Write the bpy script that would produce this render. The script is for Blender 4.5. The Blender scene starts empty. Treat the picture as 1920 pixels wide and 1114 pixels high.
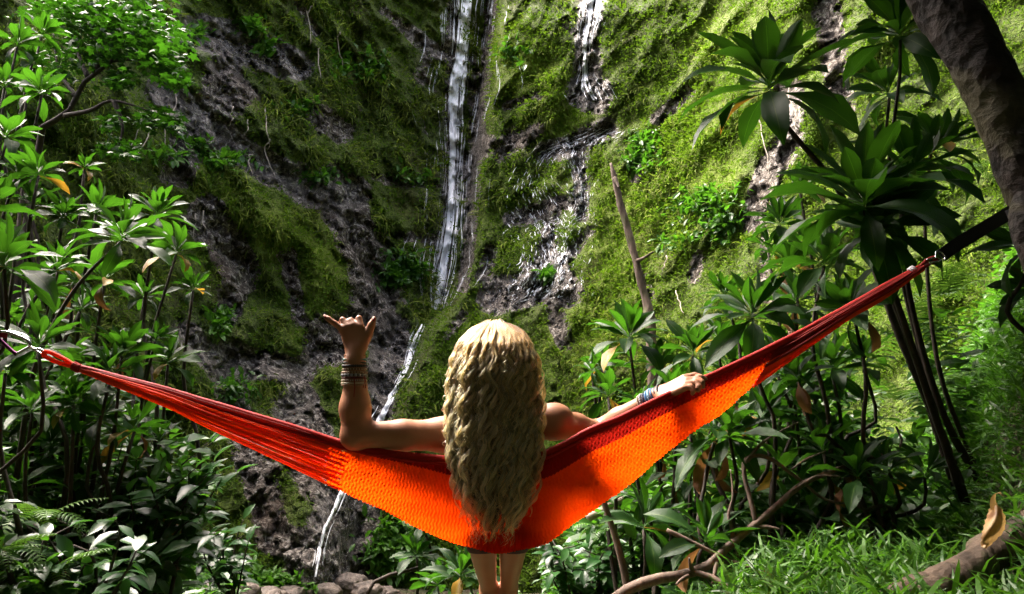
import bpy, math, random
import numpy as np
from mathutils import Vector, Matrix, Quaternion

# ---------------------------------------------------------------- camera, sky, sun, exposure
F = 1300.0                      # focal length in photo pixels (1920 wide)
PITCH = math.radians(14.0)
Z0 = 1.5                        # eye height over the datum
scene = bpy.context.scene
cam = bpy.data.cameras.new('camera')
cam.sensor_width = 36.0
cam.lens = F / 1920.0 * 36.0
cam.clip_start = 0.05
cam.clip_end = 500.0
camo = bpy.data.objects.new('camera', cam)
scene.collection.objects.link(camo)
camo.location = (0, 0, Z0)
camo.rotation_euler = (math.radians(90.0) + PITCH, 0, 0)
scene.camera = camo

SUN = Vector((-0.42, 0.24, 0.87)).normalized()      # direction towards the sun
world = bpy.data.worlds.new('World')
scene.world = world
world.use_nodes = True
wn = world.node_tree
bg = wn.nodes['Background']
sky = wn.nodes.new('ShaderNodeTexSky')
sky.sky_type = 'NISHITA'
sky.sun_disc = False
sky.sun_elevation = math.asin(SUN.z)
sky.sun_rotation = math.atan2(SUN.x, SUN.y)
sky.air_density = 0.4
sky.dust_density = 10.0
sky.ozone_density = 0.0
wn.links.new(sky.outputs[0], bg.inputs[0])
bg.inputs[1].default_value = 0.15
sun = bpy.data.lights.new('sun', 'SUN')
sun.energy = 0.75
sun.angle = math.radians(20.0)
sun.color = (1.0, 0.95, 0.86)
suno = bpy.data.objects.new('sun', sun)
scene.collection.objects.link(suno)
suno.rotation_euler = SUN.to_track_quat('Z', 'Y').to_euler()
suno.location = (-6, 8, 20)
vs = scene.view_settings
vs.view_transform = 'Standard'
vs.look = 'None'
vs.exposure = 3.25
vs.gamma = 1.0
vs.use_curve_mapping = False
scene.render.engine = 'CYCLES'
scene.cycles.use_adaptive_sampling = True
scene.cycles.adaptive_threshold = 0.02
scene.cycles.max_bounces = 5
scene.cycles.diffuse_bounces = 3
scene.cycles.glossy_bounces = 2
scene.cycles.transmission_bounces = 4
scene.cycles.transparent_max_bounces = 12
scene.cycles.use_denoising = True
scene.cycles.denoising_prefilter = 'NONE'

# ---------------------------------------------------------------- helpers
COL = scene.collection
rng = np.random.default_rng(7)
random.seed(5)
CP, SP = math.cos(PITCH), math.sin(PITCH)

def ray(px, py):
    a = (np.asarray(px, float) - 960.0) / F
    u = (557.0 - np.asarray(py, float)) / F
    return a, CP - u * SP, SP + u * CP

def P(px, py, Y):
    a, b, c = ray(px, py)
    k = np.asarray(Y, float) / b
    return np.stack(np.broadcast_arrays(a * k, b * k, c * k + Z0), -1)

def PX(p):
    p = np.asarray(p, float)
    y = p[..., 1] * CP + (p[..., 2] - Z0) * SP
    z = -p[..., 1] * SP + (p[..., 2] - Z0) * CP
    return 960 + F * p[..., 0] / y, 557 - F * z / y

def sstep(a, b, x):
    t = np.clip((np.asarray(x, float) - a) / (b - a), 0, 1)
    return t * t * (3 - 2 * t)

def _h(ix, iy, iz, s):
    n = (ix * 374761393 + iy * 668265263 + iz * 2147483647 + s * 974711) & 0xFFFFFFFF
    n = ((n ^ (n >> 13)) * 1274126177) & 0xFFFFFFFF
    n = ((n ^ (n >> 15)) * 2246822519) & 0xFFFFFFFF
    return ((n ^ (n >> 16)) & 0xFFFF) / 32767.5 - 1.0

def vnoise(p, s=0):
    f = np.floor(p)
    i = f.astype(np.int64)
    t = p - f
    t = t * t * t * (t * (t * 6 - 15) + 10)
    r = 0
    for dx in (0, 1):
        wx = t[:, 0] if dx else 1 - t[:, 0]
        for dy in (0, 1):
            wy = t[:, 1] if dy else 1 - t[:, 1]
            for dz in (0, 1):
                wz = t[:, 2] if dz else 1 - t[:, 2]
                r = r + _h(i[:, 0] + dx, i[:, 1] + dy, i[:, 2] + dz, s) * wx * wy * wz
    return r

def fbm(p, o=4, s=0, ridged=False):
    r = 0; a = 1.0; tot = 0
    for k in range(o):
        n = vnoise(p * (2.03 ** k) + 17.3 * k, s + k)
        if ridged:
            n = 1 - 2 * np.abs(n)
        r = r + a * n; tot += a; a *= 0.5
    return r / tot

def worley(p, s=0):
    """Nearest-feature cells: random value, offset to the feature, edge distance."""
    f = np.floor(p).astype(np.int64)
    b1 = np.full(len(p), 9.); b2 = np.full(len(p), 9.); val = np.zeros(len(p)); off = np.zeros((len(p), 3))
    for dx in (-1, 0, 1):
        for dy in (-1, 0, 1):
            for dz in (-1, 0, 1):
                c = f + [dx, dy, dz]
                q = c + .5 + .45 * np.stack([_h(c[:, 0], c[:, 1], c[:, 2], s + k) for k in (1, 2, 3)], 1) - p
                d = (q * q).sum(1); k = d < b1
                b2 = np.where(k, b1, np.minimum(b2, d)); b1 = np.where(k, d, b1)
                val[k] = _h(c[k, 0], c[k, 1], c[k, 2], s + 9); off[k] = q[k]
    return val, off, np.sqrt(b2) - np.sqrt(b1)

def mk_mesh(name, v, f, attrs=None, uv=None, smooth=True):
    v = np.ascontiguousarray(v, np.float32)
    f = np.ascontiguousarray(f, np.int32)
    me = bpy.data.meshes.new(name)
    n, k = f.shape
    me.vertices.add(len(v)); me.vertices.foreach_set('co', v.ravel())
    me.loops.add(n * k); me.loops.foreach_set('vertex_index', f.ravel())
    me.polygons.add(n)
    me.polygons.foreach_set('loop_start', np.arange(0, n * k, k, dtype=np.int32))
    me.polygons.foreach_set('use_smooth', np.full(n, smooth))
    if attrs:
        for an, av in attrs.items():
            at = me.attributes.new(an, 'FLOAT', 'POINT')
            at.data.foreach_set('value', np.ascontiguousarray(av, np.float32))
    if uv is not None:
        l = me.uv_layers.new(name='UVMap')
        l.data.foreach_set('uv', np.ascontiguousarray(np.asarray(uv, np.float32)[f.ravel()]).ravel())
    me.update(calc_edges=True)
    me.validate(clean_customdata=False)
    return me

def link(name, data, mat=None, parent=None, loc=None):
    o = bpy.data.objects.new(name, data)
    COL.objects.link(o)
    if mat is not None and data is not None and len(data.materials) == 0:
        data.materials.append(mat)
    if parent is not None:
        o.parent = parent
    if loc is not None:
        o.location = loc
    return o

def tag(o, label=None, cat=None, group=None, kind=None):
    if label: o['label'] = label
    if cat: o['category'] = cat
    if group: o['group'] = group
    if kind: o['kind'] = kind
    return o

def empty(name, loc, label, cat, group=None):
    o = bpy.data.objects.new(name, None)
    o.empty_display_size = 0.1
    COL.objects.link(o)
    o.location = tuple(float(c) for c in loc)
    return tag(o, label, cat, group)

def smooth_path(pts, n):
    """Catmull-Rom resampling of control rows (any number of columns)."""
    p = np.asarray(pts, float)
    if len(p) < 3:
        t = np.linspace(0, 1, n)[:, None]
        return p[0] * (1 - t) + p[-1] * t
    q = np.vstack([2 * p[0] - p[1], p, 2 * p[-1] - p[-2]])
    d = np.r_[0, np.cumsum(np.linalg.norm(np.diff(p[:, :3], axis=0), axis=1))]
    s = np.linspace(0, d[-1], n)
    i = np.clip(np.searchsorted(d, s, side='right') - 1, 0, len(p) - 2)
    t = ((s - d[i]) / np.maximum(d[i + 1] - d[i], 1e-9))[:, None]
    a, b, c, e = q[i], q[i + 1], q[i + 2], q[i + 3]
    return 0.5 * (2 * b + (c - a) * t + (2 * a - 5 * b + 4 * c - e) * t ** 2 + (3 * b - a - 3 * c + e) * t ** 3)

def frames(c):
    T = np.gradient(c, axis=0)
    T /= np.linalg.norm(T, axis=1)[:, None] + 1e-12
    up = np.array([0, 0, 1.0]) if abs(T[0, 2]) < 0.9 else np.array([1.0, 0, 0])
    N = np.zeros_like(c)
    n = np.cross(T[0], up); n /= np.linalg.norm(n)
    for k in range(len(c)):
        n = n - T[k] * np.dot(n, T[k]); n /= np.linalg.norm(n) + 1e-12
        N[k] = n
    return T, N, np.cross(T, N)

def tube(c, r, seg=8, bump=0.0, bs=6.0, seed=0, cap=True, off=0):
    """Tube round centreline c with radii r; returns verts, quads and uv."""
    c = np.asarray(c, float); r = np.broadcast_to(np.asarray(r, float), (len(c),))
    T, N, B = frames(c)
    a = np.linspace(0, 2 * math.pi, seg, endpoint=False)
    d = np.cos(a)[None, :, None] * N[:, None] + np.sin(a)[None, :, None] * B[:, None]
    rr = np.repeat(r[:, None], seg, 1)
    if bump:
        q = (c[:, None] + d * r[:, None, None]).reshape(-1, 3) * bs
        rr = rr * (1 + bump * fbm(q, 3, seed).reshape(rr.shape))
    v = (c[:, None] + d * rr[..., None]).reshape(-1, 3)
    n = len(c)
    i = np.arange(n - 1)[:, None] * seg; j = np.arange(seg)[None]
    f = np.stack([i + j, i + (j + 1) % seg, i + seg + (j + 1) % seg, i + seg + j], -1).reshape(-1, 4)
    L = np.r_[0, np.cumsum(np.linalg.norm(np.diff(c, axis=0), axis=1))]
    uv = np.stack([np.tile(np.arange(seg) / seg, n), np.repeat(L, seg)], 1)
    if cap:
        v = np.vstack([v, c[:1], c[-1:]])
        uv = np.vstack([uv, [[0, 0]], [[0, L[-1]]]])
        e0 = np.stack([(j[0] + 1) % seg, j[0], np.full(seg, n * seg), np.full(seg, n * seg)], 1)
        b = (n - 1) * seg
        e1 = np.stack([b + j[0], b + (j[0] + 1) % seg, np.full(seg, n * seg + 1), np.full(seg, n * seg + 1)], 1)
        f3 = np.vstack([e0, e1])
        f = np.vstack([f, f3])
    return v, f + off, uv

class MB:
    """Collects vertex/face blocks into one mesh (quads; triangles repeat an index)."""
    def __init__(s): s.v = []; s.f = []; s.u = []; s.n = 0
    def add(s, v, f, uv=None):
        f = np.asarray(f)
        if f.shape[1] == 3: f = np.hstack([f, f[:, 2:]])
        s.v.append(np.asarray(v, float)); s.f.append(f + s.n)
        s.u.append(np.zeros((len(v), 2)) if uv is None else np.asarray(uv)); s.n += len(v)
    def tube(s, c, r, seg=8, **k): s.add(*tube(c, r, seg, **k))
    def mesh(s, name, smooth=True):
        return poly_mesh(name, np.vstack(s.v), np.vstack(s.f), np.vstack(s.u), smooth)

def poly_mesh(name, v, q, uv, smooth=True):
    tri = q[:, 2] == q[:, 3]
    cnt = np.where(tri, 3, 4)
    flat = q.ravel()[(np.stack([np.ones_like(tri), np.ones_like(tri), np.ones_like(tri), ~tri], 1)).ravel().astype(bool)]
    me = bpy.data.meshes.new(name)
    me.vertices.add(len(v)); me.vertices.foreach_set('co', np.ascontiguousarray(v, np.float32).ravel())
    me.loops.add(len(flat)); me.loops.foreach_set('vertex_index', np.ascontiguousarray(flat, np.int32))
    me.polygons.add(len(q))
    me.polygons.foreach_set('loop_start', np.r_[0, np.cumsum(cnt)[:-1]].astype(np.int32))
    me.polygons.foreach_set('use_smooth', np.full(len(q), smooth))
    l = me.uv_layers.new(name='UVMap')
    l.data.foreach_set('uv', np.ascontiguousarray(np.asarray(uv, np.float32)[flat]).ravel())
    me.update(calc_edges=True)
    me.validate(clean_customdata=False)
    return me

def unit(a):
    return a / (np.linalg.norm(a, axis=-1, keepdims=True) + 1e-12)

def inst(tv, tf, pos, X, Zv, sc):
    """Copies of a small template leaf at pos with axes X (along) and about Zv (face)."""
    X = unit(X); Y = unit(np.cross(Zv, X)); Zv = np.cross(X, Y)
    sc = np.asarray(sc, float)
    if sc.ndim == 1: sc = np.repeat(sc[:, None], 3, 1)
    t = tv[None] * sc[:, None, :]
    v = pos[:, None] + t[..., :1] * X[:, None] + t[..., 1:2] * Y[:, None] + t[..., 2:] * Zv[:, None]
    k = len(tv); n = len(pos)
    f = (tf[None] + (np.arange(n) * k)[:, None, None]).reshape(-1, tf.shape[1])
    return v.reshape(-1, 3), f

def stuff(name, parts, mat, label=None, tint=None, kind='stuff', parent=None, cat=None):
    """Joins (verts, tri faces, tint per vertex) blocks into one object."""
    vs_, fs_, ts_ = [], [], []; o = 0
    for v, f, t in parts:
        vs_.append(v); fs_.append(f + o); ts_.append(t); o += len(v)
    me = mk_mesh(name, np.vstack(vs_), np.vstack(fs_), {'tint': np.concatenate(ts_)}, smooth=False)
    ob = link(name, me, mat, parent)
    if parent is None: tag(ob, label, cat, kind=kind)
    elif kind: ob['kind'] = kind
    return ob

# small leaf templates: +X along the leaf, +Z its upper face
T_DIA = (np.array([[0, 0, 0], [.45, .24, .07], [1, 0, -.06], [.45, -.24, .07]]), np.array([[0, 2, 1], [0, 3, 2]]))
T_BLADE = (np.array([[0, -.5, 0], [0, .5, 0], [.35, -.5, .10], [.35, .5, .10], [.7, -.36, .08], [.7, .36, .08], [1, 0, -.05]]),
           np.array([[0, 2, 1], [1, 2, 3], [2, 4, 3], [3, 4, 5], [4, 6, 5]]))
T_DROOP = (np.array([[0, -.5, 0], [0, .5, 0], [.3, -.5, .12], [.3, .5, .12], [.62, -.4, .02], [.62, .4, .02], [.85, 0, -.25]]),
           np.array([[0, 2, 1], [1, 2, 3], [2, 4, 3], [3, 4, 5], [4, 6, 5]]))
T_OVAL = (np.array([[0, 0, 0], [.3, .2, .05], [.3, -.2, .05], [.3, 0, .0], [.68, .19, .03], [.68, -.19, .03], [.68, 0, -.02], [1, 0, -.12]]),
          np.array([[0, 3, 1], [0, 2, 3], [1, 3, 4], [3, 6, 4], [2, 5, 3], [3, 5, 6], [4, 6, 7], [6, 5, 7]]))
_m = [(0, 0, 0)]
for _a, _r in ((-150, .30), (-115, .55), (-85, .36), (-58, .78), (-30, .5), (0, 1.0), (30, .5), (58, .78), (85, .36), (115, .55), (150, .30)):
    _m.append((.35 + _r * .65 * math.cos(math.radians(_a)), _r * .65 * math.sin(math.radians(_a)), -.12 * _r * _r))
T_LOBED = (np.array(_m) + np.array([0, 0, 0]), np.array([[0, k, k + 1] for k in range(1, 11)]))
T_LOBED[0][0] = (.33, 0, .05)

# ---------------------------------------------------------------- materials
def newmat(name):
    m = bpy.data.materials.new(name); m.use_nodes = True
    nt = m.node_tree; nt.nodes.clear()
    out = nt.nodes.new('ShaderNodeOutputMaterial')
    return m, nt, out

class G:
    def __init__(s, nt): s.nt = nt
    def n(s, t, **k):
        x = s.nt.nodes.new('ShaderNode' + t)
        for a, b in k.items():
            if a.startswith('i_'):
                x.inputs[a[2:].replace('_', ' ')].default_value = b
            else: setattr(x, a, b)
        return x
    def l(s, a, b): s.nt.links.new(a, b); return a
    def set(s, inp, val):
        if hasattr(val, 'links') or isinstance(val, bpy.types.NodeSocket): s.l(val, inp)
        else: inp.default_value = val
    def math(s, op, a, b=0.5, clamp=False):
        x = s.n('Math', operation=op, use_clamp=clamp); s.set(x.inputs[0], a); s.set(x.inputs[1], b); return x.outputs[0]
    def mix(s, f, a, b):
        x = s.n('Mix', data_type='RGBA'); s.set(x.inputs[0], f); s.set(x.inputs[6], a); s.set(x.inputs[7], b); return x.outputs[2]
    def noise(s, vec, scale, detail=4, rough=.55, dist=0.):
        x = s.n('TexNoise', i_Scale=scale, i_Detail=detail, i_Roughness=rough, i_Distortion=dist)
        if vec is not None: s.l(vec, x.inputs['Vector'])
        return x.outputs[0]
    def ramp(s, f, *st):
        x = s.n('ValToRGB'); s.l(f, x.inputs[0]); e = x.color_ramp.elements
        while len(e) < len(st): e.new(.5)
        for k, (p, c) in enumerate(st):
            e[k].position = p; e[k].color = (c, c, c, 1) if isinstance(c, (int, float)) else (*c, 1)
        return x.outputs[0]
    def attr(s, name): return s.n('Attribute', attribute_name=name).outputs['Fac']
    def bump(s, h, st=.5, d=.02, nrm=None):
        x = s.n('Bump', i_Strength=st, i_Distance=d); s.l(h, x.inputs['Height'])
        if nrm is not None: s.l(nrm, x.inputs['Normal'])
        return x.outputs[0]
    def bsdf(s, col, rough=.5, spec=.5, nrm=None, **k):
        x = s.n('BsdfPrincipled'); s.set(x.inputs['Base Color'], col); s.set(x.inputs['Roughness'], rough)
        s.set(x.inputs['Specular IOR Level'], spec)
        if nrm is not None: s.l(nrm, x.inputs['Normal'])
        for a, b in k.items(): s.set(x.inputs[a.replace('_', ' ')], b)
        return x.outputs[0]
    def out(s, o, sh): s.l(sh, o.inputs[0])

def c4(c): return (*c, 1.0) if len(c) == 3 else c

def leaf_mat(name, ca, cb, tr, fac=.35, rough=.4, spec=.5, src='tint', vein=False):
    m, nt, out = newmat(name); g = G(nt)
    if src == 'tint': t = g.attr('tint')
    else: t = g.n('ObjectInfo').outputs['Random']
    col = g.mix(t, c4(ca), c4(cb))
    nrm = None
    trc = g.mix(t, c4(tuple(.75 * c for c in tr)), c4(tr))
    if vein:
        uv = g.n('UVMap').outputs[0]
        sp = g.n('SeparateXYZ'); g.l(uv, sp.inputs[0])
        ax = g.math('ABSOLUTE', g.math('SUBTRACT', sp.outputs[0], .5))
        rib = g.math('LESS_THAN', ax, .018)
        w = g.n('TexWave', wave_type='BANDS', i_Scale=1.0, i_Distortion=.6, i_Detail=1.0)
        mp = g.n('Mapping'); mp.inputs['Scale'].default_value = (26, 2.5, 1); g.l(uv, mp.inputs[0]); g.l(mp.outputs[0], w.inputs['Vector'])
        nrm = g.bump(w.outputs[1], .22, .004)
        bl = g.noise(g.n('TexCoord').outputs['Object'], 7, 3)
        col = g.mix(g.math('MULTIPLY', bl, .5), col, c4(tuple(c * .55 for c in ca)))
        col = g.mix(g.math('MULTIPLY', rib, .6), col, c4((.16, .24, .05)))
    a = g.bsdf(col, rough, spec, nrm)
    b = g.n('BsdfTranslucent'); g.l(trc, b.inputs[0])
    mx = g.n('MixShader', i_Fac=fac); g.l(a, mx.inputs[1]); g.l(b.outputs[0], mx.inputs[2])
    g.out(out, mx.outputs[0]); return m

def bark_mat(name, ca, cb, sc=9., moss=None, rough=.85, bump=.6, dist=.02, stretch=(1, 1, .25)):
    m, nt, out = newmat(name); g = G(nt)
    co = g.n('TexCoord').outputs['Object']
    mp = g.n('Mapping'); mp.inputs['Scale'].default_value = stretch; g.l(co, mp.inputs[0])
    n1 = g.noise(mp.outputs[0], sc, 6, .65, .4); n2 = g.noise(co, sc * .35, 4)
    col = g.mix(g.ramp(n1, (.35, 0.), (.68, 1.)), c4(ca), c4(cb))
    if moss: col = g.mix(g.ramp(n2, (.52, 0.), (.62, .8)), col, c4(moss))
    v = g.n('TexVoronoi', i_Scale=sc * 2.2); g.l(mp.outputs[0], v.inputs['Vector'])
    h = g.math('ADD', n1, g.math('MULTIPLY', v.outputs[0], .5))
    g.out(out, g.bsdf(col, rough, .3, g.bump(h, bump, dist))); return m

M = {}
M['ti'] = leaf_mat('ti_leaf', (.008, .036, .006), (.022, .078, .009), (.042, .145, .006), .40, .44, .32, 'obj', True)
M['tiyellow'] = leaf_mat('ti_leaf_yellowed', (.28, .15, .015), (.34, .22, .02), (.4, .22, .02), .35, .45, .4, 'obj', True)
M['tidead'] = leaf_mat('ti_leaf_dead', (.14, .06, .025), (.24, .11, .04), (.3, .14, .04), .25, .6, .3, 'obj', True)
M['shrub'] = leaf_mat('shrub_leaf', (.012, .048, .012), (.030, .092, .020), (.06, .20, .016), .32, .34, .45, 'obj')
M['fern'] = leaf_mat('fern_frond', (.05, .12, .02), (.10, .20, .04), (.15, .33, .03), .35, .45, .4, 'obj')
M['kukui'] = leaf_mat('tree_leaf', (.008, .034, .005), (.026, .085, .007), (.028, .105, .004), .38, .5, .35)
M['grass'] = leaf_mat('grass_blade', (.014, .055, .008), (.06, .15, .014), (.09, .26, .012), .35, .45, .3)
M['under'] = leaf_mat('undergrowth_leaf', (.012, .048, .008), (.065, .16, .016), (.09, .28, .012), .35, .42, .35)
M['mossleaf'] = leaf_mat('cliff_moss_leaf', (.030, .062, .008), (.105, .18, .014), (.14, .27, .012), .3, .8, .10)
M['hang'] = leaf_mat('cliff_grass_blade', (.03, .045, .012), (.20, .25, .035), (.20, .30, .03), .3, .8, .10)
M['jungle'] = leaf_mat('added_jungle_leaf', (.006, .022, .004), (.02, .06, .008), (.03, .10, .006), .15, .5, .3)
M['stem'] = bark_mat('ti_stem', (.012, .008, .006), (.045, .032, .023), 30, None, .75, .5, .006)
M['twig'] = bark_mat('dead_wood', (.05, .034, .026), (.17, .12, .09), 22, None, .75, .6, .008)
M['snag'] = bark_mat('weathered_snag', (.045, .031, .022), (.17, .125, .095), 7, (.07, .08, .03), .85, .9, .03)
M['trunk'] = bark_mat('dark_bark', (.004, .003, .002), (.020, .012, .008), 11, (.05, .045, .02), .8, .9, .03, (1, 1, 1))
M['log'] = bark_mat('log_bark', (.030, .021, .015), (.12, .084, .058), 14, (.05, .06, .02), .85, .8, .02)
M['root'] = bark_mat('dry_root', (.20, .17, .13), (.36, .31, .25), 14, None, .85, .3, .01)
# ---------------------------------------------------------------- ground
def gz(x, y):
    """Height of the ground (absolute z)."""
    x = np.asarray(x, float); y = np.asarray(y, float)
    z = -1.15 - 0.095 * np.clip(y - 3, 0, 12)
    t = x - 0.45 * (y - 3.5)
    z = z + .62 * sstep(.4, 1.3, t) + 1.7 * np.clip(t - 2.0, 0, 6) * sstep(2.0, 2.5, t)
    tl = -x - 0.45 * (y - 3)
    z = z + .85 * np.clip(tl - 1.5, 0, 8) * sstep(1.5, 2.3, tl)
    q = np.stack([x * .8, y * .8, x * 0], -1).reshape(-1, 3)
    z = z + .10 * fbm(q, 3, 31).reshape(x.shape) + .03 * fbm(q * 5, 2, 33).reshape(x.shape)
    return z + Z0

def gpos(x, y):
    return np.stack([x, y, gz(x, y)], -1)

gx, gy = np.meshgrid(np.r_[-200, -80, -40, np.linspace(-16, 16, 190), 40, 80, 200], np.r_[-200, -80, -30, np.linspace(-10, 26, 190), 50, 90, 200], indexing='ij')
gzz = gz(np.clip(gx, -14, 14), np.clip(gy, -12, 30))
nx, ny = gx.shape
ii = (np.arange(nx - 1)[:, None] * ny + np.arange(ny - 1)[None]).ravel()
gf = np.stack([ii, ii + ny, ii + ny + 1, ii + 1], 1)
m, nt, out = newmat('soil'); g = G(nt)
co = g.n('TexCoord').outputs['Object']
n1 = g.noise(co, 3, 6); n2 = g.noise(co, 25, 5)
col = g.mix(g.ramp(n1, (.4, 0.), (.6, 1.)), c4((.030, .022, .014)), c4((.035, .05, .016)))
col = g.mix(g.ramp(n2, (.45, 0.), (.7, .7)), col, c4((.09, .06, .04)))
g.out(out, g.bsdf(col, .9, .2, g.bump(n2, .8, .04)))
ground = link('ground', mk_mesh('ground', np.stack([gx, gy, gzz], -1).reshape(-1, 3), gf), m)
tag(ground, 'dark leaf-littered soil sloping down towards the foot of the cliff', kind='structure')

# ---------------------------------------------------------------- cliff
def seg_d(px, py, pl):
    d = np.full(np.shape(px), 1e9)
    for (x0, y0), (x1, y1) in zip(pl[:-1], pl[1:]):
        dx, dy = x1 - x0, y1 - y0
        t = np.clip(((px - x0) * dx + (py - y0) * dy) / (dx * dx + dy * dy + 1e-9), 0, 1)
        d = np.minimum(d, np.hypot(px - x0 - t * dx, py - y0 - t * dy))
    return d

def edge_x(py):
    """Photo column of the buttress edge right of the fall, by photo row."""
    return np.interp(py, [-400, 0, 300, 500, 575, 620, 740, 830, 940, 1010, 1120, 1250], [935, 925, 890, 868, 838, 795, 745, 705, 655, 640, 640, 640])

def cliff_base(px, py):
    back = np.interp(px, [-900, -300, 0, 200, 400, 600, 750, 860, 900, 1100, 2700], [4.6, 7.2, 9.2, 11.3, 14, 17.2, 20.2, 22.2, 22.6, 23, 24])
    k = sstep(540, 1090, py)
    back = back * (1 - .30 * k * sstep(250, 620, px)) * (1 + .11 * np.clip(600 - py, -100, 1200) / 560)
    # stepped ledges behind the fall
    right = np.interp(px, [500, 700, 870, 930, 1050, 1200, 1350, 1500, 1700, 1920, 2200, 2900], [14.4, 15.6, 16.9, 16.9, 15.6, 13.6, 11.4, 9.4, 7.9, 6.9, 5.8, 4.4])
    right = right * (1 + .20 * np.clip(700 - py, -500, 1200) / 700)
    e = edge_x(py)
    w = sstep(-14, 30, px - e)
    return back * (1 - w) + right * w, w

def mask(px, py, lst):
    r = np.zeros(np.shape(px))
    for pl, w, s in lst:
        r = np.maximum(r, s * np.exp(-(seg_d(px, py, pl) / w) ** 2))
    return r

ROCK = [([(330, 60), (420, 70), (560, 125)], 34, .9), ([(410, 140), (440, 180)], 40, .8), ([(300, 160), (400, 240), (480, 300), (570, 350), (640, 380)], 30, 1.),
        ([(560, 0), (590, 60)], 18, .6), ([(590, 215), (640, 250)], 22, .9), ([(560, 330), (660, 420), (700, 520)], 26, .9), ([(390, 400), (460, 520), (420, 600)], 30, .8),
        ([(640, 350), (690, 470), (700, 600), (620, 640)], 46, 1.), ([(430, 660), (560, 700), (610, 640)], 36, .75), ([(340, 620), (420, 700), (470, 850), (520, 1000), (600, 1040)], 36, .75),
        ([(560, 760), (600, 900)], 50, .9), ([(640, 950), (640, 1080)], 75, 1.), ([(380, 200), (330, 320)], 34, .8), ([(720, 20), (800, 90), (860, 110)], 12, .9),
        ([(700, 330), (760, 345), (850, 345)], 8, .9), ([(700, 440), (850, 450)], 9, .8), ([(540, 480), (560, 600)], 20, .6), ([(740, 620), (720, 700), (700, 800)], 36, 1.),
        ([(850, 0), (848, 300), (825, 560)], 16, .7), ([(795, 100), (800, 420)], 22, .35), ([(890, 100), (880, 320), (870, 540)], 10, .5), ([(925, -20), (900, 220), (885, 420), (868, 540)], 11, 1.),
        ([(1115, -30), (1100, 90), (1095, 160)], 26, .95), ([(1085, 175), (1120, 180)], 30, 1.), ([(1020, 285), (1080, 270), (1140, 240)], 22, .95), ([(1085, 290), (1090, 400)], 22, .85),
        ([(950, 200), (1010, 180)], 12, .8), ([(960, 250), (940, 290), (1010, 240)], 18, .8), ([(960, 410), (1010, 400), (1060, 380)], 20, .95), ([(1040, 400), (1020, 480), (1060, 520)], 22, .8),
        ([(990, 500), (1060, 490), (1110, 430)], 15, .7), ([(930, 560), (1000, 545), (1060, 545)], 34, 1.), ([(920, 470), (905, 520)], 16, .7), ([(880, 300), (920, 270)], 20, .7), ([(1060, 640), (1030, 560)], 22, .8),
        ([(1230, 225), (1290, 170)], 16, .9), ([(1200, 300), (1190, 330)], 15, .9), ([(1480, 170), (1480, 260), (1440, 330), (1410, 420)], 28, .95), ([(1550, 20), (1570, 120), (1575, 200)], 30, .95),
        ([(1205, 520), (1215, 560)], 16, .9), ([(1310, 480), (1300, 520)], 14, .7), ([(1430, 400), (1440, 560)], 20, .6), ([(1080, 60), (1060, 40)], 14, .5), ([(830, 640), (870, 590)], 10, .6)]
WET = [([(840, -40), (845, 200), (830, 420), (820, 580)], 40, 1.), ([(800, 60), (805, 450)], 30, .7), ([(780, 600), (740, 720), (700, 820), (650, 920), (610, 1080)], 60, 1.), ([(1115, -40), (1095, 160)], 34, 1.),
       ([(1085, 180), (1120, 180)], 34, 1.), ([(1020, 285), (1140, 240)], 28, 1.), ([(1085, 290), (1090, 410)], 30, 1.), ([(960, 410), (1060, 380)], 26, 1.), ([(930, 560), (1060, 545)], 44, 1.), ([(1040, 400), (1060, 520)], 30, .9),
       ([(330, 60), (430, 90), (570, 130)], 40, .9), ([(300, 170), (480, 300), (640, 380)], 36, .7), ([(1480, 200), (1480, 260)], 30, .5), ([(340, 600), (520, 760)], 60, .6)]
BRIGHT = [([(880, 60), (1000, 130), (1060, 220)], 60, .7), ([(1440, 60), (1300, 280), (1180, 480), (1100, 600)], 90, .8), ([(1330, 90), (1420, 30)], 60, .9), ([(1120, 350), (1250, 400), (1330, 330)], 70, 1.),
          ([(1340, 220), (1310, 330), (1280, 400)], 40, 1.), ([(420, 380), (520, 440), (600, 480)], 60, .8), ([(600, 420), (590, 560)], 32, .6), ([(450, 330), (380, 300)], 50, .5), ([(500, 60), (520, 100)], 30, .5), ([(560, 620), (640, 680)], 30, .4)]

STEP = 4.3
cx_ = np.arange(-820, 2760, STEP); cy_ = np.arange(-330, 1235, STEP)
CX, CY = np.meshgrid(cx_, cy_, indexing='ij')
D0, WR = cliff_base(CX, CY)
rock = mask(CX, CY, ROCK); wet = mask(CX, CY, WET); bright = mask(CX, CY, BRIGHT)
B0 = P(CX, CY, D0).reshape(-1, 3)
wr = WR.ravel()
# strata run down to the right on the left wall and down to the left on the right wall
s45 = math.sqrt(.5)
ang = np.where(wr > .5, 1.0, -1.0)
qa = (B0[:, 0] * ang + B0[:, 2]) * s45; qb = (-B0[:, 0] * ang + B0[:, 2]) * s45
diag = np.stack([qb * .8, B0[:, 1] * .35, qa * .22], 1)
n_big = fbm(B0 * np.array([.33, .2, .22]), 3, 3)
n_diag = fbm(diag, 4, 11, True)
n_med = fbm(B0 * 1.3, 4, 21, True)
cell = fbm(np.stack([B0[:, 0] * 2.4, B0[:, 1] * 1.2, B0[:, 2] * 1.5], 1), 4, 41)
n_fine = fbm(B0 * 6.5, 3, 61)
n_jag = fbm(np.stack([qb * 3.2, B0[:, 1] * 1.5, qa * 1.5], 1), 4, 151, True)
ledge = np.floor(B0[:, 2] * .55 + .5 * n_big) + sstep(.72, 1., np.mod(B0[:, 2] * .55 + .5 * n_big, 1))
rk = rock.ravel()
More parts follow.
